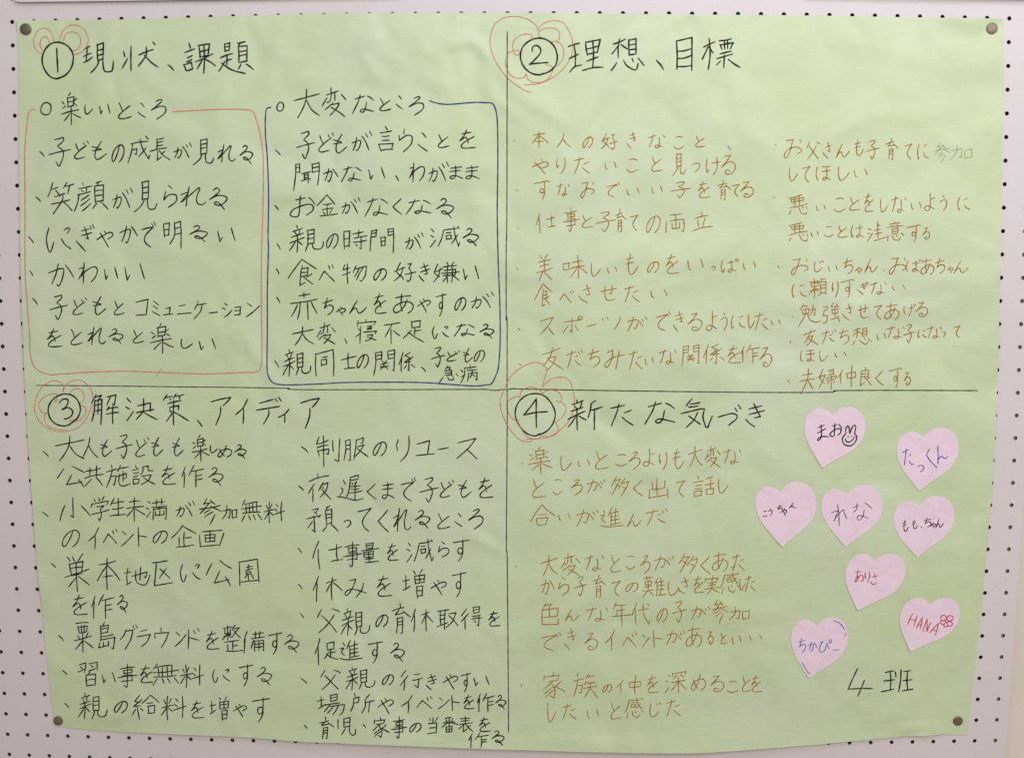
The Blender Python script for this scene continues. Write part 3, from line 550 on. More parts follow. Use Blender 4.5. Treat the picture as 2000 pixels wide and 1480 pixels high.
強 (515,520)(555,515)(550,550)/(520,555)(555,548)/(520,560)(515,600)(555,595)(545,650)(512,668)/(610,480)(585,520)(640,515)/(630,495)(655,525)/(590,540)(595,580)/(590,545)(650,535)(645,572)/(595,580)(648,572)/(620,520)(622,625)/(580,635)(655,618)/(640,600)(665,660)
夫 (320,1150)(410,1135)/(292,1210)(432,1185)/(375,1095)(365,1190)(305,1330)/(370,1205)(412,1280)
婦 (510,1100)(480,1180)(520,1230)/(530,1155)(505,1220)(475,1275)/(455,1180)(535,1150)/(560,1110)(610,1095)(605,1145)/(565,1125)(605,1120)/(555,1150)(615,1142)/(545,1175)(545,1195)/(545,1178)(635,1160)(625,1185)/(560,1200)(560,1240)/(560,1202)(612,1195)(610,1235)/(585,1160)(585,1285)
仲 (690,1110)(647,1185)/(675,1145)(672,1235)/(730,1135)(735,1185)/(730,1138)(808,1125)(805,1175)/(735,1185)(805,1175)/(775,1058)(768,1258)
良 (905,1080)(908,1105)/(870,1115)(935,1108)(930,1165)/(870,1140)(932,1135)/(870,1170)(930,1163)/(870,1118)(862,1245)(900,1215)/(945,1170)(915,1190)/(895,1168)(958,1240)
新 (562,322)(564,345)/(522,355)(605,328)/(540,360)(552,385)/(590,342)(580,375)/(518,400)(600,370)/(497,455)(610,400)/(563,380)(562,533)/(558,430)(500,512)/(568,430)(625,462)/(688,327)(660,350)(655,380)(635,445)/(650,395)(738,370)/(685,385)(683,530)
気 (1365,315)(1325,365)/(1350,350)(1415,338)/(1340,375)(1405,365)/(1285,420)(1420,385)(1450,385)(1440,440)(1460,510)(1475,512)(1503,435)/(1400,410)(1370,465)(1318,515)/(1340,435)(1420,490)
多 (835,858)(800,925)/(825,885)(865,875)(835,930)(805,985)/(825,905)(850,925)/(895,870)(850,940)/(875,905)(920,890)(905,935)(868,992)/(875,925)(900,940)
出 (1120,865)(1120,985)/(1085,900)(1085,940)/(1082,945)(1175,930)/(1175,885)(1172,930)/(1070,950)(1065,1005)(1190,985)/(1190,940)(1195,1013)
話 (1400,850)(1410,875)/(1370,900)(1440,885)/(1385,925)(1428,918)/(1385,945)(1428,938)/(1378,960)(1380,997)/(1378,962)(1430,955)(1425,990)/(1380,995)(1428,988)/(1510,855)(1460,875)/(1450,915)(1520,900)/(1490,870)(1488,945)/(1460,945)(1462,985)/(1460,948)(1510,940)(1505,978)/(1462,982)(1508,978)
合 (318,1050)(237,1168)/(318,1052)(410,1130)/(295,1120)(350,1115)/(280,1145)(290,1195)/(280,1148)(358,1140)(345,1185)/(290,1192)(348,1185)
難 (990,265)(1055,255)/(1010,245)(1012,275)/(1035,243)(1035,272)/(1000,285)(1005,310)(1045,305)(1048,282)(1000,287)/(1022,275)(1022,350)/(995,325)(1050,318)/(980,350)(1060,340)/(1020,350)(978,400)/(1025,350)(1060,385)/(1095,250)(1070,300)/(1085,285)(1085,385)/(1085,290)(1140,280)/(1085,315)(1140,308)/(1085,345)(1140,338)/(1080,385)(1157,375)/(1115,255)(1112,380)
実 (1508,240)(1510,258)/(1450,262)(1445,290)/(1455,268)(1548,258)(1535,280)/(1470,295)(1535,288)/(1475,315)(1530,310)/(1443,345)(1563,330)/(1502,265)(1498,335)(1460,383)/(1503,340)(1558,370)
感 (1600,240)(1685,235)/(1600,242)(1590,290)(1572,330)/(1615,258)(1650,254)/(1615,270)(1620,290)(1648,286)(1648,268)(1615,272)/(1655,222)(1665,265)(1690,300)(1695,285)/(1685,260)(1650,298)/(1690,222)(1698,235)/(1590,335)(1580,378)/(1625,320)(1630,350)(1660,365)(1678,345)/(1645,315)(1652,328)/(1690,310)(1705,325)
色 (262,448)(235,495)/(255,465)(300,455)(280,485)/(235,495)(235,590)(240,605)(345,600)(350,560)/(235,500)(345,485)(342,545)(240,555)/(285,490)(285,545)
年 (785,440)(762,490)/(780,460)(855,455)/(790,495)(850,488)/(790,495)(788,535)/(750,545)(892,530)/(825,460)(828,617)
代 (940,443)(905,535)/(930,490)(932,600)/(950,500)(1020,485)/(985,448)(990,530)(1025,602)(1035,575)/(1015,450)(1028,465)
族 (490,967)(495,995)/(465,1030)(540,1010)/(495,1025)(485,1080)(465,1140)/(490,1060)(530,1055)(518,1115)(505,1108)/(580,970)(555,1010)/(570,995)(620,985)/(565,1030)(545,1055)/(560,1045)(625,1035)/(540,1080)(640,1065)/(590,1045)(585,1080)(548,1145)/(590,1085)(645,1155)
深 (1175,985)(1190,1000)/(1155,1030)(1175,1040)/(1148,1115)(1180,1070)/(1205,975)(1205,1000)/(1205,978)(1305,960)(1295,985)/(1240,990)(1215,1015)/(1265,985)(1290,1005)/(1200,1040)(1300,1025)/(1250,1005)(1250,1115)/(1245,1040)(1195,1100)/(1255,1035)(1308,1090)
言 (1010,350)(1025,382)/(968,400)(1060,385)/(985,430)(1040,425)/(985,460)(1040,455)/(960,490)(980,543)/(958,490)(1072,482)(1060,530)/(980,540)(1070,530)
嫌 (1425,100)(1400,165)(1435,200)/(1440,130)(1425,190)(1388,240)/(1392,165)(1460,140)/(1490,90)(1500,112)/(1545,88)(1530,110)/(1460,125)(1565,112)/(1470,150)(1560,140)(1555,185)/(1455,170)(1590,158)/(1465,190)(1560,183)/(1500,115)(1500,245)/(1530,112)(1530,240)/(1498,190)(1462,235)/(1535,185)(1585,225)""".split('\n')}
KANA = {l.split(' ', 1)[0]: l.split(' ', 1)[1] for l in """あ 12,20 60,12 85,10 / 42,0 40,30 38,60 45,88 / 70,28 55,62 30,90 10,95 2,80 15,58 50,42 80,42 98,58 92,82 72,100
あr 10,22 70,14 / 35,0 30,40 33,80 / 30,45 5,90 10,100 25,88 50,52 75,45 95,58 92,80 70,98
い 0,22 8,70 12,96* 26,66 / 78,0 86,35 100,88
いo 0,15 4,60 14,92 20,85 / 82,0 92,30 100,70
う 38,0 42,28 / 5,42 35,36* 4,44 50,28 90,32 98,50 80,80 38,100
うk 40,0 38,22 / 4,28 6,50* 50,30 85,28 98,40 90,65 62,85 34,100
うo 50,0 62,12 / 0,42 40,30 80,28 100,42 92,68 50,100
お 22,20 60,10 / 42,0 40,12 38,50 36,80 30,98 10,98 0,88 12,66 45,48 75,40 92,50 88,72 64,92 / 74,8 86,20 98,40
おo 12,8 55,2* 45,20 36,55 20,90 8,100 0,88 10,66 40,45 75,42 98,52 96,66 78,76 / 90,2 96,18
が 0,62 30,50 52,42 58,52 50,80 38,98 34,88 / 32,26 30,50 16,78 2,96 / 58,28 74,48 90,86 / 66,12 76,26 / 82,0 94,18
がk 0,58 18,50 38,44 42,55 36,78 24,96 20,90 / 22,30 18,60 4,94 / 48,24 66,52 82,92 / 66,10 76,28 / 86,0 96,22
がo 2,35 30,24 52,22 56,40 48,70 40,82 34,76 / 34,0 26,40 4,100 / 62,30 72,48 80,64 / 76,16 84,34 / 92,2 100,20
か 0,40 30,26 55,20 60,34 52,72 40,98 32,92 / 38,0 30,40 12,90 / 66,4 84,30 100,60
き 16,24 85,10 / 16,48 98,30 / 42,0 58,28 76,56* 46,62 / 0,68 22,86 46,100
きo 26,22 78,12 / 24,42 86,32 / 50,0 62,28 74,52* 60,50 / 2,70 18,82 42,100
ぎ 30,24 72,16 / 28,42 86,30 / 46,10 62,46 66,54* 52,50 / 0,62 24,80 50,100 / 74,4 82,18 / 88,0 98,14
く 92,0 50,25 2,50* 45,75 100,100
け 8,8 0,50 6,88 16,70 / 38,34 98,26 / 74,0 76,50 66,82 48,100
げ 6,20 0,50 10,84 / 36,36 84,28 / 64,8 62,50 44,98 / 82,6 88,18 / 92,0 98,12
こ 40,0 62,10 86,26 / 0,62 40,80 100,100
こo 20,6 60,0 88,8 / 0,80 30,98 60,96 100,78
さ 8,32 96,14 / 52,0 74,50* 55,44 / 0,66 30,84 66,100
さo 36,30 100,18 / 64,0 88,54 60,52 / 0,62 24,82 70,100
さr 14,32 100,20 / 56,0 66,48 / 0,74 14,96 50,100 86,84
し 4,0 0,50 12,92 30,100 60,84 100,46
じ 10,10 0,60 10,92 40,96 80,64 / 60,8 70,22 / 86,0 98,16
す 0,14 50,8 100,2 / 62,0 62,34 58,60 40,66 30,52 42,38 58,42 62,60 50,84 34,100
すo 0,14 40,8 80,0 100,4 / 66,8 68,40 58,62 42,62 38,50 50,40 62,50 66,70 54,100
せ 0,42 100,22 / 72,0 70,40 64,56 52,54 / 28,6 26,60 36,92 60,98 92,90
た 0,22 62,8 / 38,0 28,40 4,100 / 62,42 92,30 / 52,62 72,80 100,98
た2 0,22 52,4 / 34,0 28,40 18,98 / 60,40 74,34 / 62,74 80,94 98,90
だ 4,30 58,14 / 36,4 28,50 8,100 / 56,40 70,34 / 56,58 70,74 90,84 / 74,14 82,28 / 90,2 98,18
ち 4,30 92,12 / 44,0 30,35 18,60* 50,44 84,44 98,58 86,80 48,100
っ 0,22 40,2 80,6 98,30 80,66 40,100
つ 0,28 40,4 80,6 98,30 80,66 40,100
づ 0,60 28,50 60,42 80,50 78,68 60,85 44,100 / 72,16 82,32 / 86,0 98,20
て 0,14 50,8 100,0* 60,28 36,55 46,80 82,100
で 0,30 40,22 80,14* 40,38 16,62 20,84 60,100 / 72,12 82,26 / 86,0 98,16
でk 0,32 40,26 84,22* 40,45 18,66 28,84 66,100 / 72,8 82,20 / 88,0 98,16
と 12,0 20,26 34,48 / 92,20 50,42 14,68 4,88 20,100 60,98 100,92
とk 10,0 26,30 34,48 / 88,18 50,44 14,74 8,92 26,100 60,96 96,86
ど 12,14 22,38 34,56 / 84,26 45,50 10,80 8,94 26,100 70,90 / 64,10 72,24 / 88,0 98,14
な 12,22 56,6 / 36,0 26,40 0,100 / 70,6 84,14 100,30 / 66,40 60,76 48,94 36,88 44,78 60,78 100,90
なo 0,24 46,8 / 30,0 22,45 8,92 / 64,20 66,60 62,90 50,98 40,88 50,78 66,84 82,88 / 88,4 98,22
なq 0,30 30,16 / 22,2 18,40 2,56 / 62,0 100,32 / 60,40 52,80 34,100 22,86 34,74 55,78 80,88
に 14,0 2,35 4,75 16,100* 24,74 / 78,4 86,0 96,8* 80,24 / 62,46 100,86
にk 10,0 0,45 8,90 18,98 30,60 / 72,10 86,0 94,6 84,22 / 60,46 76,70 98,86
にo 12,0 0,45 6,96 14,84 / 56,14 80,2 / 56,54 66,76 98,92
の 62,6 48,45 22,88 6,96 0,74 14,40 45,12 78,4 98,22 96,55 80,82 58,100
は 14,4 0,50 8,96 16,80 / 38,28 94,18 / 70,0 70,70 58,96 42,90 52,78 72,82 100,94
ば 10,14 0,60 6,98 / 36,34 80,28 / 60,12 60,76 50,96 38,86 48,74 64,82 80,96 / 80,6 86,20 / 92,0 98,12
ぱ 8,14 0,60 10,98 20,70 / 38,30 76,24 / 58,12 62,76 52,98 40,88 50,74 66,80 84,88 / 84,4 94,2 98,14 90,20 82,12 84,4
ぴ 4,26 34,16* 10,50 4,84 20,98 44,84 58,50 62,28* 74,56 80,72 / 88,0 98,8 98,22 88,28 80,18 82,6 88,0
べ 0,90 18,60 34,38* 66,68 100,98 / 62,6 70,26 / 84,0 92,20
べo 0,86 22,40 30,28* 50,60 76,100 / 74,6 80,26 / 92,0 98,18
ほ 8,8 0,50 4,86 14,98 / 38,8 92,4 / 38,40 96,32 / 68,8 70,74 58,96 44,90 54,78 76,86 92,94
ま 12,20 92,10 / 6,44 86,36 / 48,0 50,40 46,80 28,98 8,90 24,76 60,78 100,96
ま0 12,18 62,2 / 4,56 76,24 / 36,0 40,50 38,76 24,96 8,100 14,86 50,76 98,78
み 18,12 48,4* 40,35 22,72 6,90 0,76 20,58 50,60 98,76 / 84,24 76,60 50,100
みo 14,16 40,4* 38,40 20,84 6,92 2,76 26,52 60,36 98,28 / 74,4 66,50 56,100
め 12,28 26,60 46,86 / 60,0 50,40 22,88 6,92 2,76 16,50 50,30 84,32 98,54 88,78 64,94
も 2,26 60,18 / 0,50 62,40 / 36,0 20,45 22,84 40,100 66,90 96,60
もk 2,28 60,40 / 6,50 64,44 / 64,0 30,45 22,80 36,98 60,90 98,66
や 0,56 40,36 80,20 98,28 94,48 66,62 52,58 / 58,0 66,16 / 18,24 50,60 80,100
やk 0,58 40,34 78,16 98,22 96,38 70,54 / 44,4 56,22 / 20,18 48,60 72,100
ゃ 0,60 40,32 78,20 98,34 90,56 64,66 / 46,0 58,28 / 20,26 48,66 70,100
よ 54,0 56,40 52,80 36,100 8,98 4,84 26,74 60,80 94,94 / 58,34 98,26
ら 36,0 62,14 / 18,28 8,50 4,66* 40,44 84,42 98,56 86,78 36,100
り 12,8 0,30 8,62 20,46 / 86,0 98,30 84,70 50,100
る 22,10 40,0 56,8 48,24 0,54* 40,36 78,36 100,46 90,64 62,80 34,76 30,66 46,66 62,76 86,100
るo 24,6 66,0* 44,26 4,62* 40,40 72,34 97,50 94,76 70,96 40,98 30,86 44,76 64,84
れ 0,42 30,30 16,56 0,80 / 34,0 26,50 22,100 / 4,80 40,40 70,6* 76,10 64,52 66,84 84,94 100,80
れq 0,38 40,28* 18,76 / 38,0 46,50 48,100 / 14,76 50,40 78,24* 82,44 98,68
ろ 30,10 62,0 70,8 40,30 0,54* 50,36 86,36 98,52 84,74 36,100
わ 4,28 30,22* 18,50 0,80 / 30,0 26,50 24,100 / 2,76 40,38 75,20 94,22 100,40 88,72 66,94
を 18,22 74,12 / 48,0 34,30 10,58* 40,40 52,50 58,70 / 92,36 50,58 22,78 18,94 40,100 98,96
ん 46,0 24,45 0,98* 24,62 40,60 48,84 60,96 82,76 100,50
ん1 2,0 6,50 4,100* 8,76 36,58 60,68 80,70 100,58
く1 30,0 12,18 0,34* 40,66 100,100
ア 0,16 50,6 98,0* 80,16 60,30 / 48,34 46,60 24,100
イ 100,0 60,36 0,62 / 66,36 66,70 62,100
ウ 48,0 50,22 / 8,26 10,52 / 8,28 98,22* 80,60 50,100
ィ 100,0 60,36 0,62 / 62,36 60,100
グ 34,20 22,42 0,62 / 30,26 72,22* 60,60 28,100 / 72,4 82,20 / 88,0 98,14
ケ 34,0 24,22 4,46 / 22,24 100,14 / 66,22 50,60 0,100
コ 0,18 96,0* 88,50 82,96* 2,100
シ 24,2 50,14 / 0,32 34,46 / 20,100 58,80 98,48
ス 4,22 94,0* 60,45 0,98 / 50,52 100,100
ツ 0,12 8,30 / 24,4 32,20 / 98,0 90,40 64,98
デ 12,22 66,8 / 0,48 92,34 / 48,46 48,66 28,100 / 74,4 82,16 / 88,0 98,14
ト 10,0 14,50 18,100 / 18,44 100,50
ド 14,8 14,50 12,100 / 16,44 96,58 / 52,10 66,26 / 82,0 98,16
ニ 12,12 56,2 / 0,94 98,84
ベ 0,92 34,34* 62,62 92,98 / 64,12 72,32 / 84,0 96,20
ポ 6,36 90,24 / 46,14 46,96* 34,86 / 28,56 0,100 / 62,56 78,90 / 84,2 96,4 98,18 86,22 78,12 84,2
ミ 14,0 82,28 / 10,34 70,54 / 0,72 98,100
ユ 8,24 74,0* 68,50 62,92 / 0,100 98,88
ュ 20,24 70,4* 66,50 60,92 / 0,100 98,90
ョ 10,10 92,0* 84,96* 2,100 / 12,50 84,44
ラ 26,10 70,0 / 0,42 98,28* 74,70 34,100
リ 16,16 4,36 10,58 / 98,0 100,40 80,74 34,100
ン 8,4 40,26 / 0,100 50,66 100,22
ー 0,70 100,20
、 0,0 60,50 100,100
・ 0,0 100,100
子 26,8 66,0* 66,12 40,30 / 40,32 62,44 66,66 52,94 44,100 32,84 / 0,60 50,50 100,42
大 0,40 100,16 / 50,0 46,40 30,76 14,100 / 50,40 70,72 100,92
人 50,0 36,44 0,100 / 42,40 66,70 100,96
4 60,0 30,45 0,80* 60,78 100,76 / 72,40 50,72 42,100
班 12,14 40,6 / 28,8 30,50 28,92 / 8,52 42,46 / 0,100 20,94 38,88 / 44,12 46,34 / 62,0 60,50 54,100 / 70,10 92,6 / 82,8 80,50 82,92 / 68,50 96,46 / 66,96 98,88
H 44,0 20,50 0,100 / 100,18 80,60 60,100 / 24,46 84,60
A 72,0 30,50 0,90 / 72,0 70,50 64,100 / 24,62 70,70
N 0,90 24,45 44,0* 50,50 56,96* 76,50 98,10
ん2 62,0 34,50 0,100* 26,74 50,72 70,92 100,100""".split('\n')}
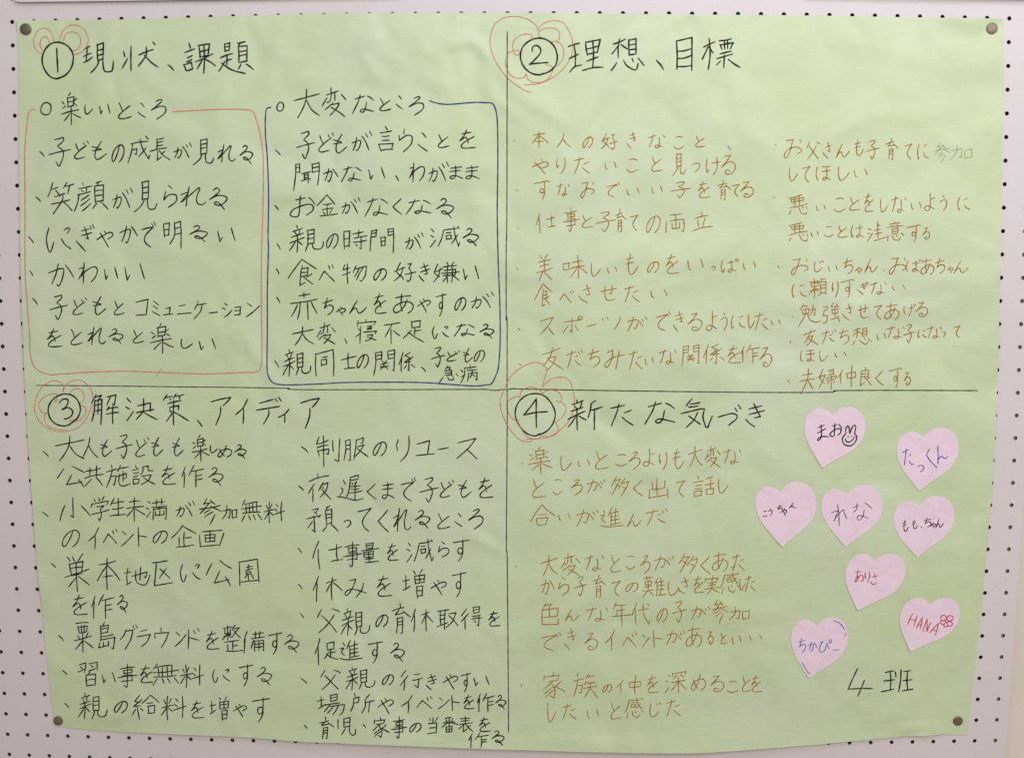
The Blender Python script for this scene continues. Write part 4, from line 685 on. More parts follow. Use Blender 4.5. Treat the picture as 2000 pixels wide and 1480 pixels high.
LAY = """B 0 0 3.846 k
L 現 630,325,855,550 状 920,320,1190,535 、 1262,488,1305,530 課 1380,330,1620,555 題 1645,315,1905,555
L 楽 465,697,610,940 し 642,790,700,860 い 752,785,830,858 と 895,775,990,895 こ 1040,778,1095,885 ろ 1140,750,1250,898
L 、 302,1140,335,1175 子 372,1035,535,1250 ど 565,1060,670,1195 も 695,1065,805,1200 の 845,1090,935,1220 成 965,1025,1130,1225 長 1130,1040,1280,1205 が 1310,1075,1440,1190 見 1455,1045,1610,1240 れ 1640,1090,1770,1220 る 1805,1095,1900,1230
B 40 330 4 k
L 、 125,218,162,255 笑 218,105,420,352 顔 425,95,688,332 が 722,148,880,308 見 893,95,1070,338 ら 1125,130,1225,300 れ 1255,140,1450,290 る 1478,150,1615,318
L 、 68,530,108,578 に 208,460,397,650 ぎ 440,435,580,643 や 600,480,725,610 か 780,445,918,578 で 952,410,1058,612 明 1120,410,1258,620 る 1325,443,1462,568 い 1543,460,1678,568
L 、 80,795,103,832 か 228,742,420,915 わ 458,735,605,892 い 660,765,765,862 い 820,742,972,868
L 、 103,1010,140,1058 子 235,985,372,1175 ど 415,1005,520,1138 も 568,995,670,1138 と 738,1030,815,1138 コ 905,1018,1000,1142 ミ 1033,1030,1090,1145 ュ 1120,1080,1192,1138 ニ 1228,1062,1335,1132 ケ 1358,1030,1455,1170 ー 1475,1118,1540,1126 シ 1578,1050,1655,1158 ョ 1672,1075,1720,1140 ン 1765,1048,1870,1155
L を 215,1248,330,1388 と 400,1252,488,1372 れ 532,1235,668,1372 る 695,1248,805,1362 と 885,1258,965,1358 楽 1018,1205,1200,1438 し 1258,1328,1350,1400 い 1398,1325,1527,1412
B 500 160 4 k
L 大 298,60,497,283 変 518,48,705,272 な 755,105,922,248 と 970,130,1055,228 こ 1098,112,1145,215 ろ 1198,118,1312,262
L 、 152,535,190,570 子 318,388,460,600 ど 492,400,608,550 も 605,412,708,558 が 752,388,905,540 言 958,350,1072,543 う 1120,370,1222,548 こ 1268,400,1340,543 と 1425,412,1508,515 を 1595,378,1712,520
L 聞 295,632,495,850 か 527,680,640,780 な 668,660,820,782 い 882,668,1008,760 、 1092,735,1115,775 わ 1198,635,1318,783 が 1348,625,1505,780 ま 1515,655,1615,758 ま 1638,655,1745,760
L 、 148,965,175,1000 お 268,890,460,1055 金 475,880,638,1048 が 670,905,815,1030 な 852,908,1030,1052 く 1070,915,1138,1035 な 1173,920,1365,1035 る 1412,912,1545,1062
L 、 165,1265,190,1308 親 262,1122,528,1330 の 552,1188,642,1300 時 688,1155,868,1305 間 893,1145,1077,1335 が 1168,1178,1308,1305 減 1363,1128,1592,1290 る 1620,1145,1738,1280
B 500 490 4 k
L 、 160,140,182,182 食 252,65,475,268 べ 495,108,615,238 物 675,100,865,255 の 922,140,1020,230 好 1080,90,1250,240 き 1275,98,1358,238 嫌 1388,88,1590,250 い 1620,118,1740,222
L 、 163,362,188,405 赤 270,325,482,535 ち 525,368,605,500 ゃ 630,435,700,502 ん 732,388,865,488 を 925,330,1020,488 あ 1075,335,1230,488 や 1262,372,1362,480 す 1408,335,1488,508 の 1555,365,1640,465 が 1682,322,1858,448
L 大 283,590,450,735 変 478,562,622,728 、 695,685,710,722 寝 783,535,942,722 不 1003,560,1125,722 足 1153,543,1310,710 に 1380,588,1505,685 な 1550,570,1705,665 る 1752,572,1858,680
L 、 148,858,180,910 親 212,772,430,975 同 465,770,610,975 士 668,795,785,920 の 792,808,880,915 関 922,772,1085,970 係 1118,792,1242,938 、 1292,905,1325,940 子 1372,750,1475,905 ど 1492,775,1592,860 も 1620,760,1690,868 の 1705,775,1785,865
L 急 1432,898,1580,1028 病 1598,890,1727,1032
B 50 690 3.333 k
L 解 432,268,608,462 決 655,290,862,435 策 900,262,1065,465 、 1120,432,1150,472 ア 1210,285,1338,465 イ 1370,297,1447,458 デ 1505,285,1665,458 ィ 1648,363,1715,447 ア 1793,290,1915,487
L 、 118,635,152,668 大 198,535,385,697 人 372,545,472,682 も 488,560,562,668 子 590,527,697,682 ど 720,545,805,670 も 822,545,895,665 も 957,548,1030,665 楽 1088,530,1198,700 し 1205,598,1250,645 め 1255,598,1345,672 る 1365,592,1438,680
L 公 210,732,390,870 共 388,728,510,860 施 528,725,685,870 設 697,728,845,852 を 890,732,980,850 作 1022,728,1160,870 る 1195,740,1288,858
L 、 112,1030,150,1058 小 228,937,425,1085 学 430,928,548,1085 生 550,938,655,1055 未 662,935,780,1090 満 787,938,922,1080 が 982,960,1103,1060 参 1135,940,1280,1110 加 1285,985,1378,1075 無 1408,952,1540,1092 料 1555,962,1690,1100
L の 243,1148,352,1258 イ 412,1132,478,1272 ベ 508,1140,600,1235 ン 625,1155,705,1252 ト 735,1130,790,1253 の 832,1153,925,1233 企 950,1115,1112,1258 画 1133,1148,1292,1255
B 90 1070 3.846 k
L 、 40,110,75,140 巣 145,40,328,325 本 388,70,558,305 地 588,140,785,273 区 803,90,955,278 に 1012,120,1160,250 公 1205,90,1395,280 園 1450,78,1602,278
L を 205,350,315,497 作 345,345,515,525 る 540,350,615,480
L 、 97,652,135,692 粟 213,555,360,778 島 398,550,520,752 グ 560,570,690,755 ラ 687,608,788,733 ウ 820,595,925,743 ン 973,625,1055,733 ド 1072,598,1155,752 を 1207,620,1302,755 整 1323,572,1482,770 備 1490,620,1645,782 す 1675,628,1775,793 る 1793,645,1902,778
L 、 123,912,158,945 習 243,852,388,1035 い 425,930,525,1005 事 545,865,690,1040 を 712,878,805,1005 無 805,865,1000,1025 料 1010,872,1188,1042 に 1255,905,1382,1005 す 1453,870,1555,1030 る 1590,888,1698,1020
L 、 142,1162,172,1193 親 245,1085,465,1278 の 518,1145,615,1228 給 655,1098,850,1280 料 870,1105,1058,1283 を 1095,1140,1190,1268 増 1230,1110,1375,1285 や 1408,1165,1510,1258 す 1553,1118,1683,1298
B 570 830 4.545 k
L 、 90,190,147,240 制 222,92,428,365 服 465,110,678,310 の 725,148,840,270 リ 932,92,1043,320 ユ 1100,135,1265,268 ー 1295,198,1392,215 ス 1465,115,1645,298
L 、 63,537,108,575 夜 150,428,352,678 遅 400,440,635,662 く 670,520,748,652 ま 802,505,912,648 で 972,458,1100,668 子 1140,462,1302,680 ど 1318,485,1438,640 も 1480,485,1592,638 を 1662,465,1785,640
L 預 135,715,415,942 っ 465,840,527,905 て 588,735,705,938 く 768,752,858,942 れ 905,735,1057,938 る 1098,752,1225,910 と 1298,782,1405,915 こ 1448,778,1512,895 ろ 1572,742,1698,920
L 、 60,1085,90,1125 仕 188,1022,455,1275 事 460,1030,625,1250 量 618,1040,775,1215 を 852,1048,945,1195 減 1022,1010,1258,1210 ら 1302,1032,1395,1168 す 1432,1012,1572,1202
L 、 62,1405,95,1448 休 192,1335,450,1558 み 475,1362,665,1522 を 760,1330,888,1510 増 985,1275,1180,1525 や 1235,1370,1372,1500 す 1422,1300,1548,1518
B 570 1130 4.545 k
L 、 78,300,107,340 父 230,260,428,470 親 440,255,695,495 の 750,312,855,418 育 893,205,1055,472 休 1065,260,1255,462 取 1290,265,1475,440 得 1505,240,1690,443 を 1750,280,1850,412
L 促 210,522,412,755 進 425,533,632,708 す 682,545,810,735 る 880,560,1002,722
L 、 85,872,135,915 父 262,800,435,972 親 485,772,742,972 の 808,840,905,930 行 965,800,1162,978 き 1195,838,1290,972 や 1345,838,1475,965 す 1505,825,1590,990 い 1618,850,1752,935
L 場 228,1010,472,1200 所 528,1003,738,1172 や 768,1045,905,1182 イ 975,1022,1072,1175 ベ 1112,1030,1248,1135 ン 1303,1042,1400,1140 ト 1422,1018,1492,1155 を 1530,1018,1620,1140 作 1650,1003,1800,1168 る 1812,1022,1900,1145
L 、 118,1283,142,1308 育 248,1210,378,1397 児 415,1215,572,1368 、 638,1275,662,1302 家 728,1215,870,1382 事 890,1205,1025,1390 の 1050,1265,1150,1340 当 1208,1215,1300,1353 番 1335,1213,1480,1342 表 1485,1210,1612,1338 を 1665,1215,1768,1335
L 作 1575,1348,1745,1468 る 1778,1330,1885,1450
B 950 20 3.7 k
L 理 592,215,845,452 想 902,208,1138,437 、 1228,365,1280,432 目 1372,200,1485,437 標 1558,207,1830,432
B 950 20 3.7 o
L ・ 197,939,204,947 本 330,880,447,997 人 510,893,612,995 の 697,918,768,995 好 830,893,950,1008 き 1015,880,1082,1002 な 1168,900,1290,995 こ 1355,915,1425,1005 と 1512,912,1578,990 、 1743,985,1762,1012
L や 328,1075,445,1183 り 507,1067,570,1182 た 633,1062,748,1182 い 857,1098,937,1150 こ 1015,1075,1093,1172 と 1193,1055,1270,1165 見 1343,1038,1440,1197 つ 1483,1107,1542,1168 け 1587,1063,1690,1190 る 1698,1050,1797,1187
L ・ 217,1298,223,1306 す 345,1235,458,1368 な 510,1255,598,1342 お 683,1245,778,1357 で 867,1245,962,1352 い 1015,1287,1103,1337 い 1195,1270,1270,1325 子 1333,1240,1475,1355 を 1532,1238,1612,1355 育 1668,1230,1765,1370 て 1775,1258,1828,1348 る 1833,1240,1928,1352
B 990 400 3.7037 o
L ・ 79,166,85,174 仕 210,65,350,203 事 408,20,523,193 と 545,75,620,165 子 640,50,785,193 育 783,30,862,195 て 890,75,950,185 の 1008,82,1108,203 両 1150,65,1282,203 立 1345,53,1487,188
L 、 72,455,78,473 美 215,355,330,553 味 405,365,580,533 し 610,422,675,517 い 728,450,795,493 も 862,355,948,503 の 1017,412,1098,490 を 1153,358,1242,497 い 1308,390,1418,473 っ 1478,445,1505,475 ぱ 1548,390,1672,488 い 1708,412,1797,468
L 食 200,570,328,733 べ 383,620,485,703 さ 520,577,608,708 せ 678,580,793,690 た 850,583,957,703 い 1040,612,1157,672
L 、 80,893,95,907 ス 243,812,340,940 ポ 405,805,545,925 ー 578,862,642,880 ツ 690,808,820,905 が 870,808,1012,915 で 1078,772,1185,910 き 1203,770,1275,915 る 1310,785,1410,908 よ 1443,765,1520,908 う 1545,778,1592,910 に 1622,802,1722,893 し 1745,795,1790,890 た 1790,782,1890,905 い 1912,832,1975,868
L 、 85,1148,103,1160 友 252,1032,410,1198 だ 432,1045,545,1182 ち 588,1040,672,1172 み 708,1050,848,1185 た 882,1052,980,1190 い 1000,1102,1060,1155 な 1100,1045,1225,1150 関 1265,1012,1390,1168 係 1420,1008,1572,1150 を 1598,1020,1690,1143 作 1693,1012,1825,1140 る 1830,1030,1915,1168
B 1500 260 4.762 o
L ・ 67,108,74,117 お 150,62,310,235 父 362,82,482,240 さ 510,90,582,235 ん 632,105,755,228 も 805,65,885,213 子 910,68,1030,243 育 1090,50,1208,247 て 1270,103,1333,243 に 1388,105,1488,245
B 1500 260 4.762 g
L 参 1547,95,1690,278 加 1697,112,1893,245
B 1500 260 4.762 o
L し 197,322,273,448 て 318,310,390,458 ほ 447,310,583,440 し 652,312,752,442 い 800,335,918,410
L 、 42,593,62,606 悪 190,572,365,757 い 450,670,532,722 こ 610,605,715,733 と 758,600,850,718 を 895,560,980,730 し 1043,620,1115,733 な 1143,590,1283,738 い 1330,645,1422,713 よ 1455,560,1550,722 う 1597,583,1660,725 に 1762,603,1872,717
L 悪 190,830,370,1005 い 400,915,467,963 こ 522,868,605,965 と 650,862,735,970 は 770,853,885,970 注 920,822,1100,1005 意 1105,825,1260,1003 す 1285,857,1420,1012 る 1437,880,1500,987
B 1500 490 4.762 o
L 、 92,135,98,158 お 215,75,370,222 じ 427,88,512,195 い 560,135,642,188 ち 700,70,785,215 ゃ 805,150,870,212 ん 897,75,1015,200 ・ 1071,176,1079,184 お 1125,65,1280,218 ば 1285,78,1430,195 あ 1420,70,1540,222 ち 1557,70,1640,210 ゃ 1663,145,1718,203 ん 1727,98,1858,205
L に 222,310,352,430 頼 380,255,540,435 り 595,283,650,428 す 672,268,798,437 ぎ 825,290,932,402 な 947,288,1098,402 い 1153,317,1270,365
L ・ 225,606,231,613 勉 278,495,487,705 強 510,480,665,672 さ 692,495,778,642 せ 832,498,930,622 て 980,503,1058,633 あ 1083,487,1217,637 げ 1260,492,1370,605 る 1373,477,1480,610
L 、 203,832,210,858 友 325,733,460,880 だ 497,733,628,862 ち 657,718,750,873 想 783,715,960,872 い 1012,765,1092,825 な 1100,700,1268,815 子 1255,682,1365,852 に 1393,735,1470,808 な 1477,700,1610,812 っ 1617,750,1645,795 て 1728,695,1783,805
L ほ 300,922,430,1025 し 478,925,555,1022 い 620,938,722,985
L 、 178,1200,197,1222 夫 292,1095,432,1330 婦 452,1095,635,1285 仲 647,1058,810,1258 良 857,1080,958,1250 く 997,1112,1072,1250 す 1123,1090,1243,1270 る 1265,1130,1322,1245
B 970 690 3.571 k
L 新 497,322,738,533 た 793,348,952,503 な 1033,337,1240,493 気 1285,315,1503,517 づ 1543,357,1703,502 き 1735,348,1868,510
B 970 690 3.571 o
L 、 173,760,185,770 楽 222,650,387,837 し 447,710,523,812 い 568,740,648,788 と 690,680,778,803 こ 828,703,910,782 ろ 923,685,1000,808 よ 1023,663,1100,785 り 1133,690,1187,808 も 1230,662,1308,802 大 1335,645,1433,790 変 1452,643,1560,793 な 1580,665,1703,768
L と 250,872,340,1000 こ 393,875,457,980 ろ 517,875,597,985 が 632,875,755,968 多 800,858,920,992 く 952,882,1020,993 出 1062,865,1195,1013 て 1250,885,1315,997 話 1370,850,1520,997 し 1547,870,1613,973
L 合 237,1050,410,1195 い 432,1112,512,1160 が 557,1083,708,1200 進 720,1070,888,1205 ん 912,1115,1007,1203 だ 1042,1078,1190,1197
B 1000 1060 3.846 o
L 、 27,163,32,176 大 215,85,340,240 変 365,75,513,240 な 547,85,690,203 と 742,85,817,213 こ 858,93,922,193 ろ 965,88,1035,228 が 1070,90,1213,198 多 1253,78,1393,222 く 1415,98,1490,230 あ 1505,68,1620,207 っ 1645,178,1667,203 た 1655,80,1745,205
L か 215,272,318,378 ら 350,250,427,385 子 468,243,562,390 育 608,232,705,403 て 750,280,812,393 の 853,293,945,362 難 977,243,1157,403 し 1172,288,1258,388 さ 1240,253,1325,378 を 1365,245,1440,368 実 1443,240,1563,383 感 1567,220,1705,378 し 1710,262,1748,350 た 1748,245,1828,360
L ・ 42,551,48,559 色 225,445,350,607 ん 400,490,502,577 な 557,475,720,580 年 750,440,892,617 代 900,443,1035,602 の 1087,487,1165,583 子 1200,430,1307,588 が 1342,470,1482,568 参 1500,422,1620,597 加 1630,470,1780,573
L で 220,665,370,800 き 395,635,475,795 る 545,667,640,793 イ 700,643,770,800 ベ 828,658,935,770 ン 975,680,1030,772 ト 1060,648,1128,777 が 1155,650,1297,755 あ 1305,622,1422,775 る 1467,660,1510,752 と 1567,670,1608,750 い 1652,690,1717,752 い 1783,683,1872,723
L 、 65,1050,73,1072 家 235,962,400,1155 族 462,967,645,1155 の 682,1053,748,1113 仲 785,985,963,1125 を 1015,985,1100,1113 深 1148,955,1308,1115 め 1345,975,1452,1097 る 1485,988,1588,1107 こ 1613,1030,1697,1113 と 1728,993,1790,1108 を 1797,987,1872,1110
L し 268,1192,330,1333 た 378,1200,480,1313 い 565,1240,648,1305 と 742,1192,815,1310 感 848,1150,985,1310 じ 1033,1182,1113,1292 た 1157,1165,1263,1287
B 1520 1060 4.774 k
L 班 957,1172,1250,1380
H 1460 780 4.545 k 0
L ま 615,222,715,358 お 728,208,832,325
H 1460 780 4.545 v 1
L た 1368,435,1468,578 っ 1503,580,1560,640 く 1583,435,1675,600 ん 1683,410,1772,565
H 1460 780 4.545 p 2
L こ 132,985,170,1035 う 183,960,215,1025 ち 262,930,308,1000 ゃ 305,962,345,1027 ん 370,910,427,957
H 1460 780 4.545 q 3
L れ 742,925,880,1117 な 930,910,1100,1065
H 1460 780 4.545 p 4
L も 1372,1065,1425,1163 も 1457,1062,1508,1140 、 1535,1120,1545,1137 ち 1562,1048,1625,1130 ゃ 1622,1090,1665,1135 ん 1668,1055,1733,1130
H 1520 1060 4.774 r 5
L あ 713,245,790,358 り 805,265,848,358 さ 860,280,922,380
H 1520 1060 4.774 b 7
L ち 185,880,250,1010 か 272,915,358,1000 ぴ 378,890,492,1010 ー 508,987,562,992"""
DRAW = """# pen originx originy scale heart|- : strokes
f 0 0 7.692 - : 645,808 585,795 530,730 508,640 530,540 590,455 670,432 740,460 790,530 812,635 / 660,765 620,725 605,660 630,580 675,558 720,580 752,660 / 905,620 910,550 960,460 1030,400 1110,382 1200,400 1275,460 1320,540 1333,620 1300,720 1230,790 1110,832 / 962,628 975,550 1020,500 1085,485 1150,500 1200,550 1220,620 1205,700 1160,755 1095,772
f 950 20 3.7 - : 325,592 300,592 240,560 150,490 70,380 30,270 30,190 60,110 120,62 200,48 280,62 340,95 368,125 370,158 / 370,150 400,110 450,85 510,80 560,100 600,160 622,230 622,300 590,380 530,450 450,505 370,535 275,543 / 335,222 325,185 280,175 220,200 190,250 200,310 225,328 242,310 / 240,300 210,293 160,315 138,370 145,420 180,475 225,495 270,488 288,465* 300,500 340,525 400,522 450,495 475,450 475,410 425,395 / 505,412 550,360 560,300 540,250 510,232 468,230 / 505,230 528,205 525,160 490,135 430,135 385,155 378,185 400,205
f 50 690 3.333 - : 245,250 250,215 225,185 180,178 120,210 80,270 62,350 80,420 125,470 180,500 240,508 300,500 360,470 410,400 440,310 430,240 390,190 340,172 290,185 258,215 250,245 / 215,300 195,315 210,270 180,262 130,280 92,320 95,360 120,388 150,380 / 150,375 125,410 140,460 190,490 265,497 / 330,425 290,440 318,435 310,455 / 320,445 360,430 395,380 385,345 345,335 / 355,330 385,290 365,240 330,230 300,245 290,270
f 900 640 5 - : 800,580 810,520 835,430 820,370 780,345 720,338 620,370 520,440 460,520 415,620 385,720 400,820 460,960 540,1060 600,1100 660,1110 690,1100 / 805,565 840,530 900,490 980,480 1040,495 1080,550 1105,660 1108,760 1080,860 1020,950 920,1030 830,1070 720,1082 630,1085 / 455,720 490,690 540,670 575,675* 590,620 640,585 690,575 760,600 800,640* 830,612 890,605 950,625 985,680 975,720 930,712 / 975,722 1010,745 1030,790 1000,860 925,920* 950,970 940,1020 900,1050 850,1058 780,1055 765,1078 700,1082 640,1050 560,940* 550,905 580,900 / 560,910 510,890 470,840 450,780
c 0 0 3.846 - : 470,582 420,594 370,570 330,510 319,440 345,370 390,330 445,321 505,345 545,395 553,450 535,520 490,570 430,592 / 428,367 432,450 437,545
c 950 20 3.7 - : 410,458 378,470 320,455 270,410 246,345 260,275 310,225 378,205 440,220 490,265 512,335 500,400 455,445 395,468 / 330,300 335,270 365,258 392,285 385,320 350,360 312,395* 350,388 445,381
c 50 690 3.333 - : 295,460 250,471 195,455 158,410 152,350 180,300 225,270 270,263 320,280 352,325 358,375 335,425 290,458 / 222,320 245,298 275,298 278,320 262,350 240,365* 280,352 308,375 300,405 275,422 255,425
c 900 640 5 - : 775,1030 720,1052 640,1025 570,950 532,850 550,750 620,670 720,640 810,660 880,730 922,830 900,930 840,1005 760,1045 / 738,690 680,770 615,850* 730,825 850,816 / 738,690 736,820 738,970
k 0 0 3.846 - : 380,790 355,772 325,785 310,820 315,850 345,865 375,855 386,820 380,785 350,772
k 500 160 4 - : 210,170 190,160 172,180 165,210 180,230 205,225 218,195 210,168 190,162
v 500 160 4 - : 118,203 95,205 78,240 75,400 90,600 100,900 95,1200 98,1320 90,1620 90,1920 88,2220 100,2300 140,2350 240,2365 500,2357 740,2345 1250,2345 1500,2360 1700,2373 1800,2365 1840,2355 1875,2290 1895,2220 1908,2020 1905,1720 1895,1470 1890,1320 1885,1000 1890,600 1885,300 1865,200 1840,168 1800,165 1700,163 1500,178 1400,165 1357,150
s 0 0 1 - : 69,215 61,215 56,226 52,260 49.4,299 50,380 50.5,455 51,530 55,592 60,655 60,680 65,708 77,723 98,731 125,729.6 185,726 242,724.5 311,726.6 395,729.6 470,727.5 500,726 509,718.5 512,700 511,605 511,505 514,405 515,330 513,290 507,255 499,229 489,216 442,214 390,216 338,219
l 0 0 1 - : 990.8,62.4 990,420 988.7,490 988.7,625* 990.5,629 990.5,760 990.7,830 989,1072* 990.7,1083 991.3,1155 992,1218 993.5,1426
l 0 0 1 - : 71.6,752 320,754.5 485,756.6 566,757.8* 569,760 650,760.5 900,760 950,760 958,761.6 974,761.6 980,760 990,760.6
l 0 0 1 - : 993,761.6 997,759 1004,758.6 1040,759.6 1300,764 1500,766 1615.5,765.5 1630,763.6 1655,762 1907.5,762
g 50 690 3.333 - : 858,152 870,120 892,98
k 1520 1060 4.774 - : 738,1160 690,1260 648,1355* 780,1348 872,1350 / 800,1272 772,1340 738,1420
k 1460 780 4.545 0 : 870,300 845,325 838,355 850,390 885,407 925,400 955,365 965,330 950,305 / 870,300 868,260 880,235 895,240 900,270 904,300 915,265 935,230 955,232 952,270 945,302 / 885,325 893,327 / 915,325 923,325 / 865,345 875,370 905,372 935,345 945,328
r 1520 1060 4.774 6 : 1252,648 1225,700 1202,752 / 1292,672 1276,720 1262,770 / 1230,705 1280,720 / 1342,688 1310,740 1285,785 / 1342,688 1332,745 1318,795 / 1300,755 1332,765 / 1345,815 1362,765 1385,705* 1385,760 1382,818* 1402,770 1418,738 / 1492,740 1450,785 1408,832 / 1492,740 1478,800 1458,857 / 1432,806 1474,815
r 1520 1060 4.774 6 : 1582,722 1576,735 1562,735 1554,722 1562,710 1576,710 1582,722 / 1556,712 1528,720 1512,700 1522,675 1548,670 1562,690 1566,710 / 1568,708 1575,682 1600,672 1625,685 1622,710 1600,720 1582,720 / 1582,728 1605,728 1620,748 1605,770 1580,765 1572,738 / 1572,738 1578,765 1560,777 1542,770 1545,750 1558,738 / 1558,738 1540,752 1515,748 1508,730 1525,720 1550,722
b 1520 1060 4.774 7 : 512,718 560,735 595,770 612,803 / 620,838 625,845 618,855 / 215,1105 245,1150 275,1203 290,1200"""

def ribbon(pts, width, height, V, F, level, rnd):
    """one pen stroke as a flat strip with rounded ends lying on the paper"""
    p = [pts[0]]
    for q in pts[1:]:
        if math.hypot(q[0]-p[-1][0], q[1]-p[-1][1]) > 0.00025: p.append(q)
    if len(p) < 2: p.append((p[0][0]+0.0005, p[0][1]-0.0002))
    # split at sharp turns
    runs, cur = [], [p[0]]
    for i in range(1, len(p)):
        cur.append(p[i])
        if i < len(p)-1:
            a, b2, c_ = p[i-1], p[i], p[i+1]
            u = (b2[0]-a[0], b2[1]-a[1]); v = (c_[0]-b2[0], c_[1]-b2[1])
            if (u[0]*v[0]+u[1]*v[1])/(math.hypot(*u)*math.hypot(*v)+1e-12) < 0.35: runs.append(cur); cur = [p[i]]
    runs.append(cur)
    tot = sum(math.hypot(b2[0]-a[0], b2[1]-a[1]) for a, b2 in zip(p, p[1:])); s = 0.0
    ph = rnd.uniform(0, 6.28)
    for rn, run in enumerate(runs):
        off = 0.00014+0.000012*((level+rn*3) % 9)
        # long straight pieces follow the paper
        q = [run[0]]
        for a, b2 in zip(run, run[1:]):
            L = math.hypot(b2[0]-a[0], b2[1]-a[1]); m = max(1, int(L/0.004))
            for t in range(1, m+1): q.append((a[0]+(b2[0]-a[0])*t/m, a[1]+(b2[1]-a[1])*t/m))
        run = q; rows = []
        for i, (x, z) in enumerate(run):
            a = run[max(0, i-1)]; c_ = run[min(len(run)-1, i+1)]
            tx, tz = c_[0]-a[0], c_[1]-a[1]; L = math.hypot(tx, tz) or 1e-9; tx /= L; tz /= L
            if i: s += math.hypot(x-run[i-1][0], z-run[i-1][1])
            wv = width*0.5*(0.93+0.13*math.sin(s*420+ph)+0.05*math.sin(s*1300+ph*2))
            e = min(s, tot-s)/0.0035
            if e < 1: wv *= 0.80+0.20*max(e, 0)
            rows.append((x, z, tx, tz, wv))
        def add(x, z): V.append((x, -height(x, z)-off, z)); return len(V)-1
        pr = None
        for i, (x, z, tx, tz, wv) in enumerate(rows):
            l_, r_ = add(x-tz*wv, z+tx*wv), add(x+tz*wv, z-tx*wv)
            if i == 0: _cap(add, F, x, z, -tx, -tz, wv, r_, l_)
            if pr: F.append((pr[0], pr[1], r_, l_))
            pr = (l_, r_)
        _cap(add, F, x, z, tx, tz, wv, pr[0], pr[1])
def _cap(add, F, x, z, dx, dz, wv, a, b2):
    # half disc beyond the end; a is on its left looking outwards
    k = [a]
    for t in (135, 90, 45):
        c_, s_ = math.cos(math.radians(t-90)), math.sin(math.radians(t-90))
        k.append(add(x+(dx*c_-dz*s_)*wv, z+(dz*c_+dx*s_)*wv))
    k.append(b2); F.append(tuple(k))

NAMES = {'f': ('doodle', None), 'c': ('circled_number', None), 'v': ('hand_drawn_frame', 'navy blue rounded frame line'), 's': ('hand_drawn_frame', 'salmon red rounded frame line'),
         'l': ('dividing_line', None)}
rnd = random.Random(3); lev = 0
marks = layout(LAY, KANJI, KANA, DRAW, rnd)
noteink = {}
for pen, heart, kind, txt, strokes in marks:
    V, F = [], []
    if heart is None: par, hf, org = POSTER, lift, None
    else: par, hf, org = NOTES[heart]
    mp = 'w' if (pen == 'v' and heart is not None) else pen
    if heart is not None and heart in noteink and noteink[heart][2] == mp: V, F = noteink[heart][:2]
    head = kind == 'line' and txt in HEADS
    for st in strokes:
        lev += 1
        ribbon([wall(*p) for p in st], WIDTH[mp]*UNIT*(1.18 if head else 1.0)*rnd.uniform(0.93, 1.07), hf, V, F, lev, rnd)
    if heart is not None: noteink[heart] = (V, F, mp); continue
    nm, lab = ('handwritten_line', {'k': None, 'o': 'brown handwritten line', 'g': 'faint grey handwriting'}.get(pen)) if kind == 'line' else ('bullet_mark', None) if kind == 'bullet' else NAMES.get(pen, ('pen_mark', None))
    if pen == 'f': lab = 'thin red flower or heart doodle round a circled number'
    o = mesh(nm, V, F, INK[mp], par)
    if lab: o['label'] = lab
for h, (V, F, mp) in noteink.items():
    mesh('handwriting', V, F, INK[mp], NOTES[h][0], False, NOTES[h][2])

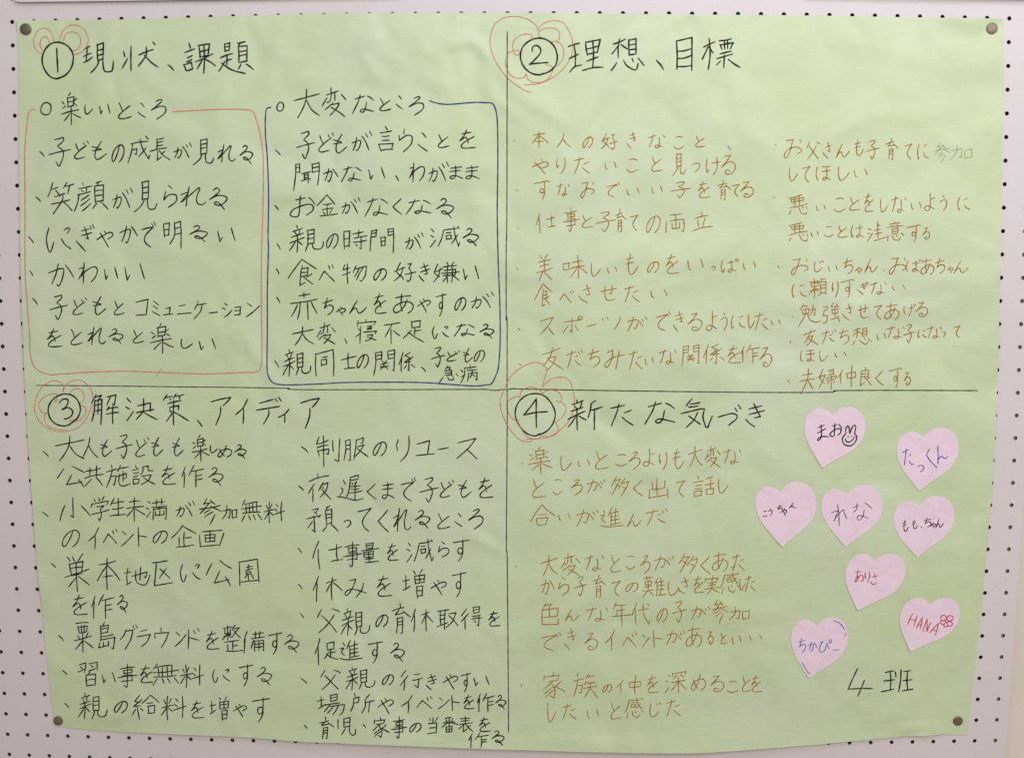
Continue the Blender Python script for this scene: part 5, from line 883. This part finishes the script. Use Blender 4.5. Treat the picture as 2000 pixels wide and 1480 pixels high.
# ---------------------------------------------------------------- thumbtacks
def tack(u, v, r, m, tilt, label):
    x, z = wall(u, v); h = lift(x, z)
    root = link('thumbtack', None, None, (x, -h-0.0002, z)); root.rotation_euler = tilt
    tag(root, label, 'thumbtack', 'thumbtacks at the corners of the green poster')
    prof = [(0.0, 0.00165), (0.25, 0.00163), (0.5, 0.00155), (0.72, 0.00138), (0.86, 0.00115), (0.95, 0.00085), (1.0, 0.0005), (0.985, 0.00022), (0.93, 0.00008), (0.5, 0.0004), (0.12, 0.0005)]
    N = 40; V = [(0, -prof[0][1], 0)]; F = []
    for q, y in prof[1:]:
        for k in range(N):
            t = 2*math.pi*k/N; V.append((q*r*math.cos(t), -y, q*r*math.sin(t)))
    F += [(0, 1+k, 1+(k+1) % N) for k in range(N)]
    for j in range(len(prof)-2):
        for k in range(N):
            a = 1+j*N+k; b2 = 1+j*N+(k+1) % N; F.append((a, a+N, b2+N, b2))
    F.append(tuple(1+(len(prof)-2)*N+k for k in range(N)))
    mesh('head', V, F, m, root, True)
    V = []; F = []
    for y, q in ((-0.0004, 0.0005), (0.006, 0.00045), (0.0085, 0.00005)):
        for k in range(8):
            t = math.pi*k/4; V.append((q*math.cos(t), y, q*math.sin(t)))
    for j in range(2):
        for k in range(8): F.append((j*8+k, j*8+8+k, j*8+8+(k+1) % 8, j*8+(k+1) % 8))
    mesh('pin_shaft', V, F, TACK[0], root, True)
tack(*PINS[0], 0.0062, TACK[0], (0.05, 0, 0.10), 'dull grey thumbtack in the top left corner of the green poster')
tack(*PINS[1], 0.0060, TACK[1], (0.0, 0, -0.05), 'brownish thumbtack in the top right corner of the green poster')
tack(*PINS[2], 0.0056, TACK[2], (-0.04, 0, 0.02), 'dark bronze thumbtack in the bottom left corner of the green poster')
tack(*PINS[3], 0.0056, TACK[2], (0.03, 0, -0.03), 'dark bronze thumbtack in the bottom right corner of the green poster')

# ---------------------------------------------------------------- edges of two other sheets hung higher up
def upper_sheet(pts, t, off, label):
    """pts: bottom edge in survey units, left to right; a stiff sheet standing off the board"""
    V = []; F = []
    bot = [wall(u, v) for u, v in pts]; n_ = len(bot)
    for y in (-off-t, -off):
        for x, z in bot: V.append((x, y, z))
        for x, z in bot: V.append((x, y+off*0.75, 0.62))
    for k in range(n_-1):
        F.append((k, k+1, n_+k+1, n_+k)); F.append((2*n_+k, 3*n_+k, 3*n_+k+1, 2*n_+k+1)); F.append((k, 2*n_+k, 2*n_+k+1, k+1))
        F.append((n_+k, n_+k+1, 3*n_+k+1, 3*n_+k))
    F.append((0, n_, 3*n_, 2*n_)); F.append((n_-1, 3*n_-1, 4*n_-1, 2*n_-1))
    o = mesh('white_sheet', V, F, WHITE, None, False, (bot[0][0], 0, bot[0][1]))
    tag(o, label, 'paper sheet', None)
upper_sheet([(33, 3.2), (36.5, 5.2), (45, 6.2), (120, 5.2), (300, 3.0), (520, -0.4), (790, -6)], 0.0006, 0.004, 'white sheet whose lower edge shows at the top left above the green poster')
upper_sheet([(1572, -8), (1700, -6), (1850, -3.5), (2030, -0.5)], 0.0006, 0.006, 'white sheet at the top right just above the frame, casting a shadow on the board')
